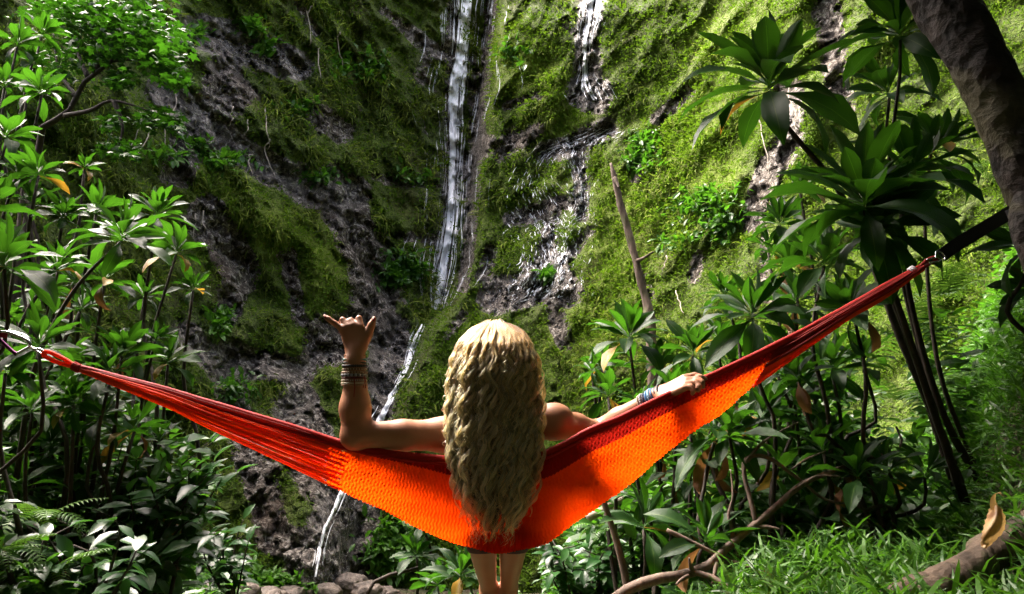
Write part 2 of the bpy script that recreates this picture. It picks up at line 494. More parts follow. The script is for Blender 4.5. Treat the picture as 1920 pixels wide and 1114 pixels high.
moss = np.clip(1.15 - 1.25 * rk + .42 * fbm(B0 * .9, 4, 71) + .25 * n_diag * np.where(wr > .5, .5, 1.) - np.where(wr > .5, .17, .34) + .22 * np.clip(n_jag, -1, 1) * (wr < .5), 0, 1)
moss = sstep(.40, .66, moss)
w1, o1, e1 = worley(np.stack([B0[:, 0] * 1.7, B0[:, 1] * 1.1, B0[:, 2] * 1.0], 1) + .35 * np.stack([cell, n_med, n_big], 1), 201)
w2, o2, e2 = worley(np.stack([B0[:, 0] * 4.4, B0[:, 1] * 2.6, B0[:, 2] * 3.0], 1) + .3 * np.stack([n_fine, cell, n_jag], 1), 301)
blocky = .55 * w1 + .45 * (o1[:, 0] * np.sin(w1 * 40) + o1[:, 2] * np.cos(w1 * 70)) + .30 * w2 + .35 * (o2[:, 0] * np.sin(w2 * 50) + o2[:, 2] * np.cos(w2 * 30)) - .25 * (1 - sstep(0, .12, e1)) - .12 * (1 - sstep(0, .14, e2))
disp = (.75 * n_big + np.where(wr > .5, .34, .35 + .3 * moss) * n_diag) + np.where(wr > .5, .20, .34) * n_med + (1 - moss) * (.36 * blocky + .08 * n_jag + .07 * n_fine) + moss * .12 * w1 + moss * (.12 * cell + .09 * n_fine) - .30 * rk
disp = disp + .0 * ledge
scl = D0.ravel() / 15
DD = (D0.ravel() - disp * np.clip(scl, .55, 1.2)).reshape(D0.shape)
V = P(CX, CY, DD)
nx, ny = CX.shape
ii = (np.arange(nx - 1)[:, None] * ny + np.arange(ny - 1)[None]).ravel()
cf = np.stack([ii, ii + 1, ii + ny + 1, ii + ny], 1)
CN = unit(np.cross(np.gradient(V, axis=0), np.gradient(V, axis=1)))
if (CN[nx // 2, ny // 2] * np.array([0, -1, 0])).sum() < 0: CN = -CN
WETV = np.clip(wet.ravel() * 1.0 + .35 * np.clip(fbm(B0 * .7, 3, 91), 0, 1), 0, 1)

m, nt, out = newmat('cliff_rock'); g = G(nt)
co = g.n('TexCoord').outputs['Object']
am, aw, ab = g.attr('moss'), g.attr('wet'), g.attr('bright')
nA = g.noise(co, 1.6, 5, .65, .3); nB = g.noise(co, 9, 5, .72, .4); nC = g.noise(co, 16, 5, .7); nD = g.noise(co, .5, 4)
vor = g.n('TexVoronoi', i_Scale=4.5, feature='DISTANCE_TO_EDGE'); g.l(co, vor.inputs['Vector'])
rc = g.mix(g.ramp(nA, (.34, 0.), (.66, 1.)), c4((.030, .023, .018)), c4((.10, .082, .064)))
rc = g.mix(g.ramp(nB, (.50, 0.), (.60, .9)), rc, c4((.28, .245, .20)))  # pale specks painted into the rock colour as wet glints
sp_ = g.noise(co, 9, 5, .75, .8)
rc = g.mix(g.ramp(sp_, (.55, 0.), (.62, .9)), rc, c4((.44, .41, .365)))  # whiter specks, likewise glints put into the colour
rc = g.mix(g.ramp(sp_, (.38, .85), (.46, 0.)), rc, c4((.012, .010, .010)))
rc = g.mix(g.ramp(nD, (.52, 0.), (.62, .45)), rc, c4((.075, .052, .036)))
mc = g.mix(g.ramp(nB, (.34, 0.), (.66, 1.)), c4((.035, .055, .010)), c4((.090, .130, .018)))
mc = g.mix(g.ramp(nA, (.48, 0.), (.68, .7)), mc, c4((.10, .155, .015)))
mc = g.mix(g.ramp(nC, (.40, .85), (.48, 0.)), mc, c4((.012, .018, .004)))
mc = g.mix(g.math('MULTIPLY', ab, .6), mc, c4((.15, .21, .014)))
mc = g.mix(g.ramp(nD, (.54, 0.), (.66, .4)), mc, c4((.075, .06, .022)))
edge = g.math('ADD', am, g.math('MULTIPLY', g.math('SUBTRACT', nB, .5), 1.1))
fm = g.ramp(edge, (.42, 0.), (.60, 1.))
col = g.mix(fm, rc, mc)
sheen = g.math('MULTIPLY', aw, g.math('SUBTRACT', 1.0, g.math('MULTIPLY', fm, .75)))
rough = g.math('SUBTRACT', .72, g.math('MULTIPLY', sheen, .55), True)
h = g.math('ADD', g.math('MULTIPLY', nB, 1.), g.math('MULTIPLY', nC, .45))
h = g.math('ADD', h, g.math('MULTIPLY', g.ramp(vor.outputs[0], (0., 0.), (.10, 1.)), .28))
b1 = g.bump(h, 1.0, .10)
g.out(out, g.bsdf(col, rough, g.math('ADD', .12, g.math('MULTIPLY', sheen, .8)), b1))
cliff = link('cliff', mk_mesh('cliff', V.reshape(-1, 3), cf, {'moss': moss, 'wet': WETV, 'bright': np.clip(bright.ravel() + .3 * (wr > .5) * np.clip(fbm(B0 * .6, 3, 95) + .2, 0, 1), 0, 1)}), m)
tag(cliff, 'tall mossy cliff of dark wet rock with ferns and hanging grass', kind='structure')
MOSS = moss.reshape(CX.shape); BRI = bright

def cliff_at(px, py, off=0.0):
    """Point on the built cliff seen at photo position (px, py), lifted off it."""
    i = np.clip((np.asarray(px, float) - cx_[0]) / STEP, 0, nx - 1.001); j = np.clip((np.asarray(py, float) - cy_[0]) / STEP, 0, ny - 1.001)
    i0 = i.astype(int); j0 = j.astype(int); a = (i - i0)[..., None]; b = (j - j0)[..., None]
    p = V[i0, j0] * (1 - a) * (1 - b) + V[i0 + 1, j0] * a * (1 - b) + V[i0, j0 + 1] * (1 - a) * b + V[i0 + 1, j0 + 1] * a * b
    d = unit(p - np.array([0, 0, Z0]))
    return p - d * off

# ---------------------------------------------------------------- plants rooted on the cliff (uncountable)
def pick(n, wgt):
    k = rng.choice(wgt.size, n, p=(wgt / wgt.sum()).ravel())
    i, j = np.unravel_index(k, wgt.shape)
    return i, j

inv = (CX > -140) & (CX < 2060) & (CY > -110) & (CY < 1110)
clump = .5 + .5 * fbm(B0 * 2.2, 3, 101).reshape(CX.shape)
clump2 = sstep(.45, .75, .5 + .5 * fbm(B0 * 1.1, 3, 131).reshape(CX.shape))
# moss leaves and small cliff herbs
wgt = inv * MOSS ** 1.5 * (.35 + 1.4 * sstep(.4, .75, clump)) * (.75 + .5 * WR + .5 * BRI)
n = 245000
i, j = pick(n, wgt)
pos = V[i, j] + CN[i, j] * rng.uniform(0, .07, (n, 1)) + rng.normal(0, .04, (n, 3)) * (D0[i, j] / 14)[:, None]
X = CN[i, j] * rng.uniform(.3, 1., (n, 1)) + rng.normal(0, .55, (n, 3)) + np.array([0, 0, -.25])
Zv = np.array([0, 0, 1.]) + rng.normal(0, .5, (n, 3)) + CN[i, j] * .4
sc = D0[i, j] * rng.uniform(.0018, .0054, n) * (1 + .5 * clump2[i, j])
v, f = inst(*T_DIA, pos, X, Zv, sc * 1.25)
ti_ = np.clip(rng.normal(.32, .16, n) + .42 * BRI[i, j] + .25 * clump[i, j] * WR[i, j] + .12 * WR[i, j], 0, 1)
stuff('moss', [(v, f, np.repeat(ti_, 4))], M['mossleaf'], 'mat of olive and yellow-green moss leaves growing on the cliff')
# hanging grass
wgt = inv * sstep(.3, .8, MOSS) * clump2 * (1.2 - .75 * WR) * ((CY < 1000))
n = 40000
i, j = pick(n, wgt)
pos = V[i, j] + rng.normal(0, .05, (n, 3))
X = CN[i, j] * rng.uniform(.35, .9, (n, 1)) + rng.normal(0, .38, (n, 3)) + np.array([0, 0, -.55])
Zv = np.array([0, 0, .6]) + CN[i, j] + rng.normal(0, .3, (n, 3))
L = D0[i, j] * rng.uniform(.008, .026, n)
v, f = inst(*T_DROOP, pos, X, Zv, np.stack([L, L * .075, L * .9], 1))
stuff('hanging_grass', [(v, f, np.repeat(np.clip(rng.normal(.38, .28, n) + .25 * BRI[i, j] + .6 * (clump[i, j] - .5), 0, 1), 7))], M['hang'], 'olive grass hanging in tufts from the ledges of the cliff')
# herbs with broader green leaves in clumps
parts = []
for (qx, qy, sx, sy, num, s, tt) in [(340, 75, 22, 14, 90, .011, .8), (375, 60, 18, 12, 60, .011, .8), (470, 55, 20, 12, 90, .012, .95), (500, 90, 16, 10, 70, .012, 1.), (310, 290, 30, 12, 90, .011, .7), (420, 300, 40, 16, 130, .011, .75),
        (375, 270, 24, 12, 70, .01, .6), (760, 505, 36, 26, 380, .009, .35), (740, 520, 26, 16, 150, .009, .4), (410, 605, 14, 20, 120, .011, .8), (425, 590, 10, 10, 60, .01, .8), (430, 1085, 60, 24, 420, .011, .95), (510, 1094, 50, 16, 360, .010, .95), (620, 1108, 60, 6, 120, .008, .8), (380, 1060, 40, 24, 200, .011, .85), (440, 730, 30, 24, 160, .009, .5), (760, 1000, 45, 55, 500, .010, .75), (720, 1040, 30, 35, 240, .010, .8),
        (1210, 265, 24, 18, 130, .010, .85), (1200, 300, 30, 20, 160, .010, .45), (1330, 370, 50, 18, 240, .010, .6), (1300, 390, 40, 22, 180, .010, .35), (1260, 455, 22, 12, 110, .010, .75), (1350, 420, 34, 30, 200, .010, .3), (1025, 517, 10, 8, 70, .010, .6), (960, 100, 30, 20, 90, .009, .6),
        (560, 200, 30, 14, 90, .010, .5), (600, 330, 30, 12, 90, .010, .5), (700, 130, 30, 26, 140, .010, .5), (640, 120, 22, 24, 110, .010, .6), (780, 330, 40, 12, 80, .009, .5)]:
    qx2 = qx + rng.normal(0, sx * .6, num); qy2 = qy + rng.normal(0, sy * .6, num)
    p = cliff_at(qx2, qy2, 0.0); D = p[:, 1]
    p = p - unit(p - np.array([0, 0, Z0])) * rng.uniform(.02, .30, num)[:, None]
    X = rng.normal(0, .7, (num, 3)) + np.array([0, -.3, .05]); Zv = np.array([0, -.3, 1.]) + rng.normal(0, .35, (num, 3))
    v, f = inst(*T_OVAL, p, X, Zv, D * s * rng.uniform(.6, 1.3, num) * 1.5)
    parts.append((v, f, np.repeat(np.clip(rng.normal(tt, .15, num), 0, 1), 8)))
stuff('cliff_herbs', parts, M['under'], 'clumps of broad-leaved green herbs rooted in cracks of the cliff')

# ---------------------------------------------------------------- falling water
m, nt, out = newmat('white_water'); g = G(nt)
uv = g.n('UVMap').outputs[0]
mp = g.n('Mapping'); mp.inputs['Scale'].default_value = (5, 1.1, 1); g.l(uv, mp.inputs[0])
nz = g.noise(mp.outputs[0], 4.0, 6, .7, .3)
al = g.n('Attribute', attribute_name='dens').outputs['Fac']
sx = g.n('SeparateXYZ'); g.l(uv, sx.inputs[0])
ed = g.math('SUBTRACT', 1., g.math('MULTIPLY', g.math('ABSOLUTE', g.math('SUBTRACT', sx.outputs[2], .0)), 1.))
alpha = g.math('MULTIPLY', al, g.math('ADD', .62, g.math('MULTIPLY', g.ramp(nz, (.38, 0.), (.60, 1.)), .9)), True)
pr = g.bsdf(c4((.92, .94, .96)), .35, .5, g.bump(nz, .5, .03))
tr = g.n('BsdfTransparent'); mx = g.n('MixShader'); g.l(alpha, mx.inputs[0]); g.l(tr.outputs[0], mx.inputs[1]); g.l(pr, mx.inputs[2])
g.out(out, mx.outputs[0]); M['water'] = m

def fall(name, label, path, strands, seed):
    """Ribbons of water following a photo path (px, py, half-width px)."""
    r = np.random.default_rng(seed)
    pv, pf, pu, pd = [], [], [], []; o = 0
    path = np.asarray(path, float)
    s_all = smooth_path(path, 400)
    for (cnt, wid, spread, dens, lo, hi, off) in strands:
        for k in range(cnt):
            a = r.uniform(0, 1) * (1.0 if hi < .99 else 0); ln = r.uniform(lo, hi)
            a = r.uniform(-.1, max(0.02, 1 - ln * .6)) if hi < .99 else 0.
            i0 = int(np.clip(a, 0, 1) * 399); i1 = int(np.clip(a + ln, 0, 1) * 399)
            if i1 - i0 < 6: continue
            seg = s_all[i0:i1:3] if i1 - i0 > 40 else s_all[i0:i1]
            q = r.normal(0, spread)
            wob = q * seg[:, 2] + np.cumsum(r.normal(0, .16, len(seg))) * seg[:, 2] * .12
            hw = wid * seg[:, 2] * r.uniform(.5, 1.4) * np.sin(np.linspace(.12, math.pi - .12, len(seg))) ** .5
            xs = seg[:, 0] + wob; ys = seg[:, 1]
            ps = []
            for c in (-1, -.35, .35, 1):
                ps.append(cliff_at(xs + c * hw, ys, off * (1.25 - .5 * abs(c)) + r.uniform(0, .05)))
            pp = np.stack(ps, 1)
            nn = len(seg)
            pp[:, :, 1] = pp[:, :, 1] * .5 + .5 * np.minimum(pp[:, :, 1], np.convolve(np.pad(pp[:, :, 1].mean(1), 4, 'edge'), np.ones(9) / 9, 'valid')[:, None])
            L = np.r_[0, np.cumsum(np.linalg.norm(np.diff(pp[:, 1], axis=0), axis=1))] + r.uniform(0, 50)
            U = np.stack([np.repeat(np.linspace(0, 1, 4)[None] * wid * 2 + r.uniform(0, 9), nn, 0), np.repeat(L[:, None] * .35, 4, 1)], -1).reshape(-1, 2)
            ii = (np.arange(nn - 1)[:, None] * 4 + np.arange(3)[None]).ravel()
            pv.append(pp.reshape(-1, 3)); pf.append(np.stack([ii, ii + 1, ii + 5, ii + 4], 1) + o); pu.append(U)
            de = np.repeat(np.array([[.0, 1., 1., .0]]), nn, 0) * dens * np.sin(np.linspace(.1, math.pi - .1, nn))[:, None] ** .35
            pd.append(de.ravel()); o += nn * 4
    me = mk_mesh(name, np.vstack(pv), np.vstack(pf), {'dens': np.concatenate(pd)}, np.vstack(pu))
    return tag(link(name, me, M['water']), label, kind='structure')

fall('waterfall', 'tall white waterfall dropping down the notch between two mossy walls',
     [(878, -60, 26), (872, 30, 22), (866, 95, 20), (856, 160, 24), (853, 240, 18), (851, 310, 15), (845, 400, 15), (838, 460, 18), (832, 500, 20), (824, 545, 15), (818, 585, 9)],
     [(3, .22, .10, 2.2, .999, 1., .16), (40, .10, .26, 1.5, .10, .40, .14), (80, .05, .5, 1.1, .05, .22, .10), (150, .05, 1.6, .55, .04, .16, .06), (60, .03, 2.4, .6, .03, .10, .05)], 1)
fall('lower_cascade', 'thin white cascade slanting down behind her raised arm to the pool rocks',
     [(792, 608, 8), (775, 645, 11), (762, 690, 9), (738, 735, 8), (718, 775, 11), (705, 800, 13), (680, 850, 9), (655, 895, 8), (640, 925, 13), (628, 955, 12), (610, 990, 10), (603, 1025, 7), (597, 1060, 8), (592, 1085, 10)],
     [(3, .40, .10, 2.2, .999, 1., .34), (24, .20, .40, 1.5, .08, .3, .28), (30, .12, .9, 1., .06, .2, .06)], 2)
fall('side_waterfall', 'faint thin waterfall trickling down the wet rock high beside the main fall',
     [(1116, -60, 20), (1108, 20, 20), (1098, 80, 12), (1097, 130, 9), (1100, 165, 22), (1112, 190, 22)],
     [(2, .16, .1, 1.4, .999, 1., .10), (30, .08, .5, 1., .1, .4, .07), (50, .05, 1., .8, .05, .2, .05)], 3)
fall('seep_glints', 'white specks painted as glints of seeping water on bare rock of the sunlit wall',
     [(1085, 260, 40), (1080, 300, 26), (1086, 350, 18), (1078, 400, 20), (1040, 430, 40), (1030, 500, 45), (1000, 560, 55)],
     [(420, .022, .8, 1.1, .016, .04, .05)], 4)  # short white strips laid on as painted glints of the wet rock
fall('shelf_glints', 'white specks standing in for glints of wet film on the grey rock shelf behind her head',
     [(1150, 240, 30), (1080, 268, 34), (1030, 285, 20), (1000, 330, 20), (1010, 390, 36), (1040, 470, 34), (1010, 545, 40), (960, 570, 26)],
     [(380, .024, .85, 1.1, .016, .035, .05)], 5)  # pale flecks in place of light glinting off the wet shelf

# boulders at the foot of the fall
m, nt, out = newmat('boulder'); g = G(nt)
co = g.n('TexCoord').outputs['Object']; n1 = g.noise(co, 4, 7, .65); n2 = g.noise(co, 22, 5)
col = g.mix(g.ramp(n1, (.38, 0.), (.64, 1.)), c4((.045, .034, .027)), c4((.18, .14, .11)))
g.out(out, g.bsdf(col, .6, .4, g.bump(g.math('ADD', n1, g.math('MULTIPLY', n2, .4)), .8, .06))); M['boulder'] = m

def boulder(px, py, Y, r, sq, seed, label):
    import bmesh
    bm = bmesh.new(); bmesh.ops.create_icosphere(bm, subdivisions=4, radius=1.0)
    v = np.array([x.co[:] for x in bm.verts]); f = np.array([[q.index for q in p.verts] for p in bm.faces]); bm.free()
    n = fbm(v * 1.1 + seed * 9.1, 3, seed, True)
    c = np.round(fbm(v * 1.7 + seed * 3.3, 2, seed + 5) * 3) / 3
    v = v * (1 + .22 * n + .22 * c)[:, None] * np.array([1.25, .9, sq]) * r * .8
    p = P(px, py, Y); p[2] = max(gz(p[0], p[1]), 0 * p[2] + p[2] - r)
    return tag(link('boulder', mk_mesh('boulder', v, f), M['boulder'], loc=tuple(P(px, py, Y))), label, 'rock', 'boulders at the foot of the fall')

for k, (a, b, Y, r, sq, lab) in enumerate([
        (575, 1098, 12.2, .34, .85, 'largest pale brown boulder straight below the cascade foot'), (610, 1112, 11.6, .24, .7, 'low brown boulder in front of the largest boulder under the cascade'),
        (655, 1098, 12.4, .30, .8, 'angular brown boulder second from the cascade foot towards her legs'), (690, 1110, 11.8, .26, .7, 'flat brown boulder at the end of the boulder row nearest her legs'),
        (545, 1112, 11.4, .20, .7, 'small brown boulder at the shrub side of the largest boulder'), (450, 1108, 8.6, .22, .65, 'rounded grey-brown boulder in the yellow-green herbs at the bottom edge'),
        (405, 1112, 8.2, .20, .6, 'grey-brown boulder tucked under the glossy shrub'), (725, 1114, 12.6, .2, .7, 'dark small boulder beside the vine-covered rock foot'), (500, 1118, 9.2, .2, .6, 'half-buried boulder between herbs and cascade rocks')]):
    boulder(a, b, Y, r, sq, k + 3, lab)
# ---------------------------------------------------------------- ti plants (broad-leaved rosettes on bare canes)
def ti_leaf_mesh(k, droop, fold, wmax, wave):
    rows = 7; r = np.random.default_rng(100 + k)
    t = np.array([0, .16, .30, .46, .64, .83, 1.])
    w = np.array([.012, .015, .062, .108, .122, .086, .003]) * wmax
    ang = np.cumsum(np.r_[0, np.full(rows - 1, droop / (rows - 1)) * np.array([.2, .5, .9, 1.2, 1.5, 1.7])])
    dl = np.diff(t)
    cx = np.r_[0, np.cumsum(dl * np.cos(ang[1:]))]; cz = np.r_[0, np.cumsum(-dl * np.sin(ang[1:]))]
    cols = np.array([-1, -.45, 0, .45, 1.])
    v = []; uv = []
    for i in range(rows):
        tw = wave * math.sin(t[i] * 7 + k)
        for c in cols:
            lift = fold * abs(c) * w[i] * 1.1 + wave * .12 * w[i] * 3 * math.sin(9 * t[i] + (2 if c > 0 else 0)) * (abs(c) > .9)
            y = c * w[i] * math.cos(fold * .7)
            z0 = lift + tw * c * w[i]
            v.append((cx[i] + z0 * math.sin(ang[i]), y + .04 * wave * t[i] ** 2, cz[i] + z0 * math.cos(ang[i])))
            uv.append((c * .5 + .5, t[i]))
    f = [[i * 5 + c, (i + 1) * 5 + c, (i + 1) * 5 + c + 1, i * 5 + c + 1] for i in range(rows - 1) for c in range(4)]
    return mk_mesh('ti_leaf', np.array(v), np.array(f), uv=np.array(uv))

TI = {}
for mname in ('ti', 'tiyellow', 'tidead'):
    TI[mname] = []
    for k, (d, fo, w, wa) in enumerate([(.15, .5, 1., .2), (.35, .35, 1.1, -.3), (.6, .3, 1.15, .3), (.9, .25, 1.1, -.2), (1.3, .2, 1., .35), (1.9, .3, .95, -.3)]):
        me = ti_leaf_mesh(k, d, fo, w * 1.06, wa); me.materials.append(M[mname]); TI[mname].append(me)

def place_leaf(parent, base, mesh, pos, X, up, L, name='leaf'):
    o = bpy.data.objects.new(name, mesh); COL.objects.link(o)
    o.parent = parent
    x = Vector(X).normalized(); y = Vector(up).cross(x)
    if y.length < 1e-4: y = Vector((1, .3, 0)).cross(x)
    y.normalize(); z = x.cross(y)
    o.rotation_mode = 'QUATERNION'
    o.rotation_quaternion = Matrix((x, y, z)).transposed().to_quaternion()
    o.location = tuple(float(a - b) for a, b in zip(pos, base)); o.scale = (L, L, L)
    return o

def head(parent, base, c, L, n, axis, r, yellow=.05, face=None):
    ax = Vector(axis).normalized()
    t1 = ax.orthogonal().normalized(); t2 = ax.cross(t1)
    ph = r.uniform(0, 6.28)
    n = int(n * 1.6)
    for k in range(n):
        q = (k + .5) / n                       # 0 inner .. 1 outer
        az = ph + k * 2.39996 + r.normal(0, .15)
        el = math.radians(82 - 88 * q ** .85 + r.normal(0, 8))
        d = (t1 * math.cos(az) + t2 * math.sin(az)) * math.cos(el) + ax * math.sin(el)
        if q > .8: d = d + Vector((0, 0, -.25))
        kind = 'ti'; mi = min(5, max(0, int(q * 4.2 + r.normal(0, .7))))
        if q > .7 and r.random() < yellow: kind = 'tiyellow'
        if q > .85 and r.random() < yellow * 1.2: kind = 'tidead'; mi = 5; d = d + Vector((0, 0, -.6))
        ln = L * (1.0 - .42 * (1 - q) ** 2) * r.uniform(.72, 1.16)
        p = Vector(c) + ax * (L * .16 * (1 - q))
        place_leaf(parent, base, TI[kind][mi], p, d, (ax if el < 1.2 else ax + d.orthogonal() * .6) + Vector(r.normal(0, .28, 3)), ln)

TIG = 'ti plants around the clearing'
def ti_plant(label, heads, seed, base=None, yellow=.05, rad=.0105, low=0):
    """heads: (px, py, Y, radius px, leaves[, photo path of the cane][, axis])"""
    r = np.random.default_rng(seed)
    if base is None:
        hx = np.mean([P(h[0], h[1], h[2])[0] for h in heads]); hy = np.mean([h[2] for h in heads]) + .15
        base = np.array([hx, hy, gz(hx, hy) - .03])
    e = empty('ti_plant', base, label, 'ti plant', TIG)
    hm = np.mean([P(h[0], h[1], h[2]) for h in heads], 0)
    for q in range(low):
        c = base + (hm - base) * r.uniform(.25, .75) + np.array([r.uniform(-.45, .45), r.uniform(-.4, .1), 0])
        a, b = PX(c); heads = heads + [(float(a), float(b), float(c[1]), r.uniform(.19, .27) * F / c[1], 11)]
    for h in heads:
        c = P(h[0], h[1], h[2]); L = 1.2 * h[3] * h[2] / F
        if len(h) > 5 and h[5]:
            pts = [c] + [P(*q) for q in h[5]]
            g_ = pts[-1]
        else:
            mid = (c + base) * .5 + np.array([r.normal(0, .12), r.normal(0, .1), r.normal(0, .1)])
            up_ = c + np.array([r.normal(0, .04), r.normal(0, .04), -.25 * max(.3, c[2] - base[2])])
            b2 = base + np.array([r.normal(0, .07), r.normal(0, .07), 0])
            pts = [c, up_, mid, b2]
        pth = smooth_path(pts[::-1], 14)
        d = pth[-1] - pth[-4]
        ax = np.array(h[6]) if len(h) > 6 else unit(unit(d) * .55 + np.array([r.normal(0, .22), r.normal(0, .15) - .12, 1.]))
        v, f, uv = tube(pth, np.linspace(rad * 1.5, rad * .8, 14) * (h[2] / 4) ** .5, 6, .15, 20, seed)
        link('cane', poly_mesh('cane', v - base, f, uv), M['stem'], e)
        head(e, base, c, L, h[4], ax, r, yellow)
    return e

ti_plant('ti plant with the sunlit rosette right above the orange hammock loop, cane curving down', [(228, 452, 3.5, 92, 17, [(190, 488, 3.52), (150, 530, 3.55), (105, 600, 3.6), (62, 700, 3.65), (30, 900, 3.7)], (.15, -.3, 1))], 1, P(30, 900, 3.7))
ti_plant('ti plant with small bright rosettes at the cliff side of the thicket, slim canes', [(330, 478, 4.4, 62, 14), (296, 408, 4.6, 66, 15), (362, 545, 4.6, 42, 11), (270, 560, 4.7, 45, 11)], 2, np.array([-2.3, 4.6, float(gz(-2.3, 4.6))]), .05, low=6)
ti_plant('ti plant with upright rosettes behind the loop rosette under the tree', [(180, 402, 4.6, 66, 14), (118, 412, 4.5, 62, 13), (62, 385, 4.8, 60, 13)], 3, np.array([-3.0, 4.7, float(gz(-3.0, 4.7))]), .04, low=6)
ti_plant('ti plant with dark cupped rosettes below the loop rosette', [(108, 510, 3.9, 70, 15), (195, 532, 4.0, 62, 14), (150, 585, 4.2, 52, 12)], 4, np.array([-2.45, 4.1, float(gz(-2.45, 4.1))]), .04, low=6)
ti_plant('ti plant at the picture edge with very large near leaves above the carabiner', [(8, 505, 2.75, 110, 14), (-40, 400, 3.0, 100, 12)], 5, np.array([-2.2, 2.9, float(gz(-2.2, 2.9))]), .05)
ti_plant('ti plant with upright leaves standing just above the orange hammock loop', [(72, 655, 3.1, 88, 14), (10, 700, 3.2, 70, 12)], 6, np.array([-2.05, 3.2, float(gz(-2.05, 3.2))]), .03, low=1)
ti_plant('ti plant with an upright cupped rosette over the red hammock cord', [(228, 668, 3.9, 72, 15), (290, 640, 4.3, 46, 12)], 7, np.array([-2.15, 4.1, float(gz(-2.15, 4.1))]), .03, low=2)
ti_plant('tall ti plant in the topmost corner with glossy rosettes against the tree crown', [(32, 88, 5.6, 62, 14), (78, 66, 5.9, 56, 14), (8, 165, 5.4, 60, 13), (60, 120, 5.8, 44, 11)], 8, np.array([-4.0, 5.6, float(gz(-4.0, 5.6))]), .02, low=2)
ti_plant('tall ti plant below the tree fork with shaded drooping rosettes', [(78, 178, 5.0, 60, 15), (12, 262, 4.6, 76, 14), (72, 330, 4.4, 60, 13), (158, 318, 5.0, 38, 11), (30, 330, 4.7, 56, 12)], 9, np.array([-3.55, 4.9, float(gz(-3.55, 4.9))]), .04, low=6)
ti_plant('low ti plant with drooping pale rosettes under the red hammock cord', [(138, 760, 3.7, 66, 16, None, (.1, -.5, .8)), (185, 790, 3.9, 60, 14, None, (.2, -.5, .8)), (60, 775, 3.6, 66, 14)], 10, np.array([-2.2, 3.8, float(gz(-2.2, 3.8))]), .06, low=1)

ti_plant('big backlit ti rosette on a leaning cane against the sunlit cliff', [(1443, 175, 3.35, 168, 22, [(1470, 230, 3.37), (1520, 290, 3.42), (1570, 350, 3.5), (1630, 480, 3.6), (1690, 640, 3.7), (1760, 800, 3.8), (1815, 945, 3.85)], (-.15, -.35, .9))], 11, P(1815, 945, 3.85), .02, .017)
ti_plant('ti plant with a dark rosette cut by the top edge beside the big trunk', [(1688, 75, 3.2, 130, 20, [(1690, 110, 3.25), (1680, 200, 3.3), (1665, 320, 3.4), (1680, 480, 3.5), (1700, 560, 3.55), (1740, 720, 3.7), (1800, 935, 3.9)], (-.1, -.3, 1))], 12, P(1800, 935, 3.9), .03)
ti_plant('ti plant with a loose shaded rosette under the top-edge rosette', [(1668, 180, 3.7, 92, 13, [(1662, 240, 3.7), (1650, 330, 3.75), (1640, 460, 3.8), (1700, 640, 3.9), (1790, 920, 4.0)], (-.5, -.4, .7))], 13, P(1790, 920, 4.0), .02)
ti_plant('dense dark ti clump, the largest, over the far end of the hammock', [(1622, 395, 2.95, 170, 24, [(1640, 460, 3.0), (1680, 560, 3.1), (1740, 740, 3.3), (1808, 940, 3.5)], (-.1, -.25, 1)), (1640, 440, 3.1, 135, 22, [(1660, 520, 3.15), (1705, 640, 3.3), (1760, 800, 3.4), (1812, 942, 3.52)], (-.2, -.6, .55)), (1700, 330, 3.3, 120, 16, [(1690, 450, 3.35), (1720, 620, 3.5), (1770, 780, 3.6), (1835, 900, 3.7)], (.5, -.3, .8))], 14, P(1812, 942, 3.52), .0, .016)
ti_plant('ti plant with broad leaves spreading towards the big trunk', [(1745, 290, 3.6, 105, 15, [(1740, 340, 3.6), (1735, 450, 3.7), (1760, 690, 3.8), (1838, 900, 4.0)], (.4, -.4, .7))], 15, P(1838, 900, 4.0), .06)
ti_plant('ti plant with pale sunlit rosettes between cliff and dark clump', [(1462, 425, 4.8, 66, 15), (1500, 360, 4.9, 62, 14), (1480, 500, 4.6, 66, 14), (1440, 470, 5.0, 46, 11)], 16, np.array([2.0, 5.1, float(gz(2.0, 5.1))]), .08, low=3)
ti_plant('ti plant with yellowing leaves hanging over the far red hammock edge', [(1545, 500, 3.5, 105, 17), (1600, 590, 3.4, 90, 15, None, (-.4, -.3, .6))], 17, np.array([1.75, 3.6, float(gz(1.75, 3.6))]), .10, low=2)
ti_plant('ti plant with big upright leaves right above the red hammock edge', [(1412, 600, 3.5, 104, 18, None, (-.2, -.4, 1)), (1360, 560, 4.2, 56, 13), (1490, 570, 3.9, 80, 14)], 18, np.array([1.3, 3.7, float(gz(1.3, 3.7))]), .08, low=3)
ti_plant('ti plant with the bright rosette below the dead snag', [(1180, 640, 4.6, 88, 18, None, (0, -.35, 1)), (1232, 690, 4.7, 58, 13), (1130, 690, 4.9, 52, 12)], 19, np.array([.85, 4.8, float(gz(.85, 4.8))]), .05, low=3)
ti_plant('ti plant with fine rosettes just behind her gripping hand', [(1300, 668, 4.1, 74, 15), (1262, 740, 4.0, 62, 13), (1345, 640, 4.4, 58, 13)], 20, np.array([1.05, 4.2, float(gz(1.05, 4.2))]), .1, low=3)
ti_plant('low ti plant with dark glossy rosettes behind her bracelets', [(1140, 745, 4.3, 58, 14), (1205, 770, 4.0, 60, 13), (1110, 700, 4.6, 44, 11)], 21, np.array([.7, 4.3, float(gz(.7, 4.3))]), .05, low=2)
ti_plant('ti plant with one large upright leaf under the orange hammock wing', [(1368, 822, 3.5, 92, 17), (1430, 790, 3.7, 80, 15), (1318, 865, 3.7, 66, 14)], 22, np.array([1.15, 3.7, float(gz(1.15, 3.7))]), .05, low=2)
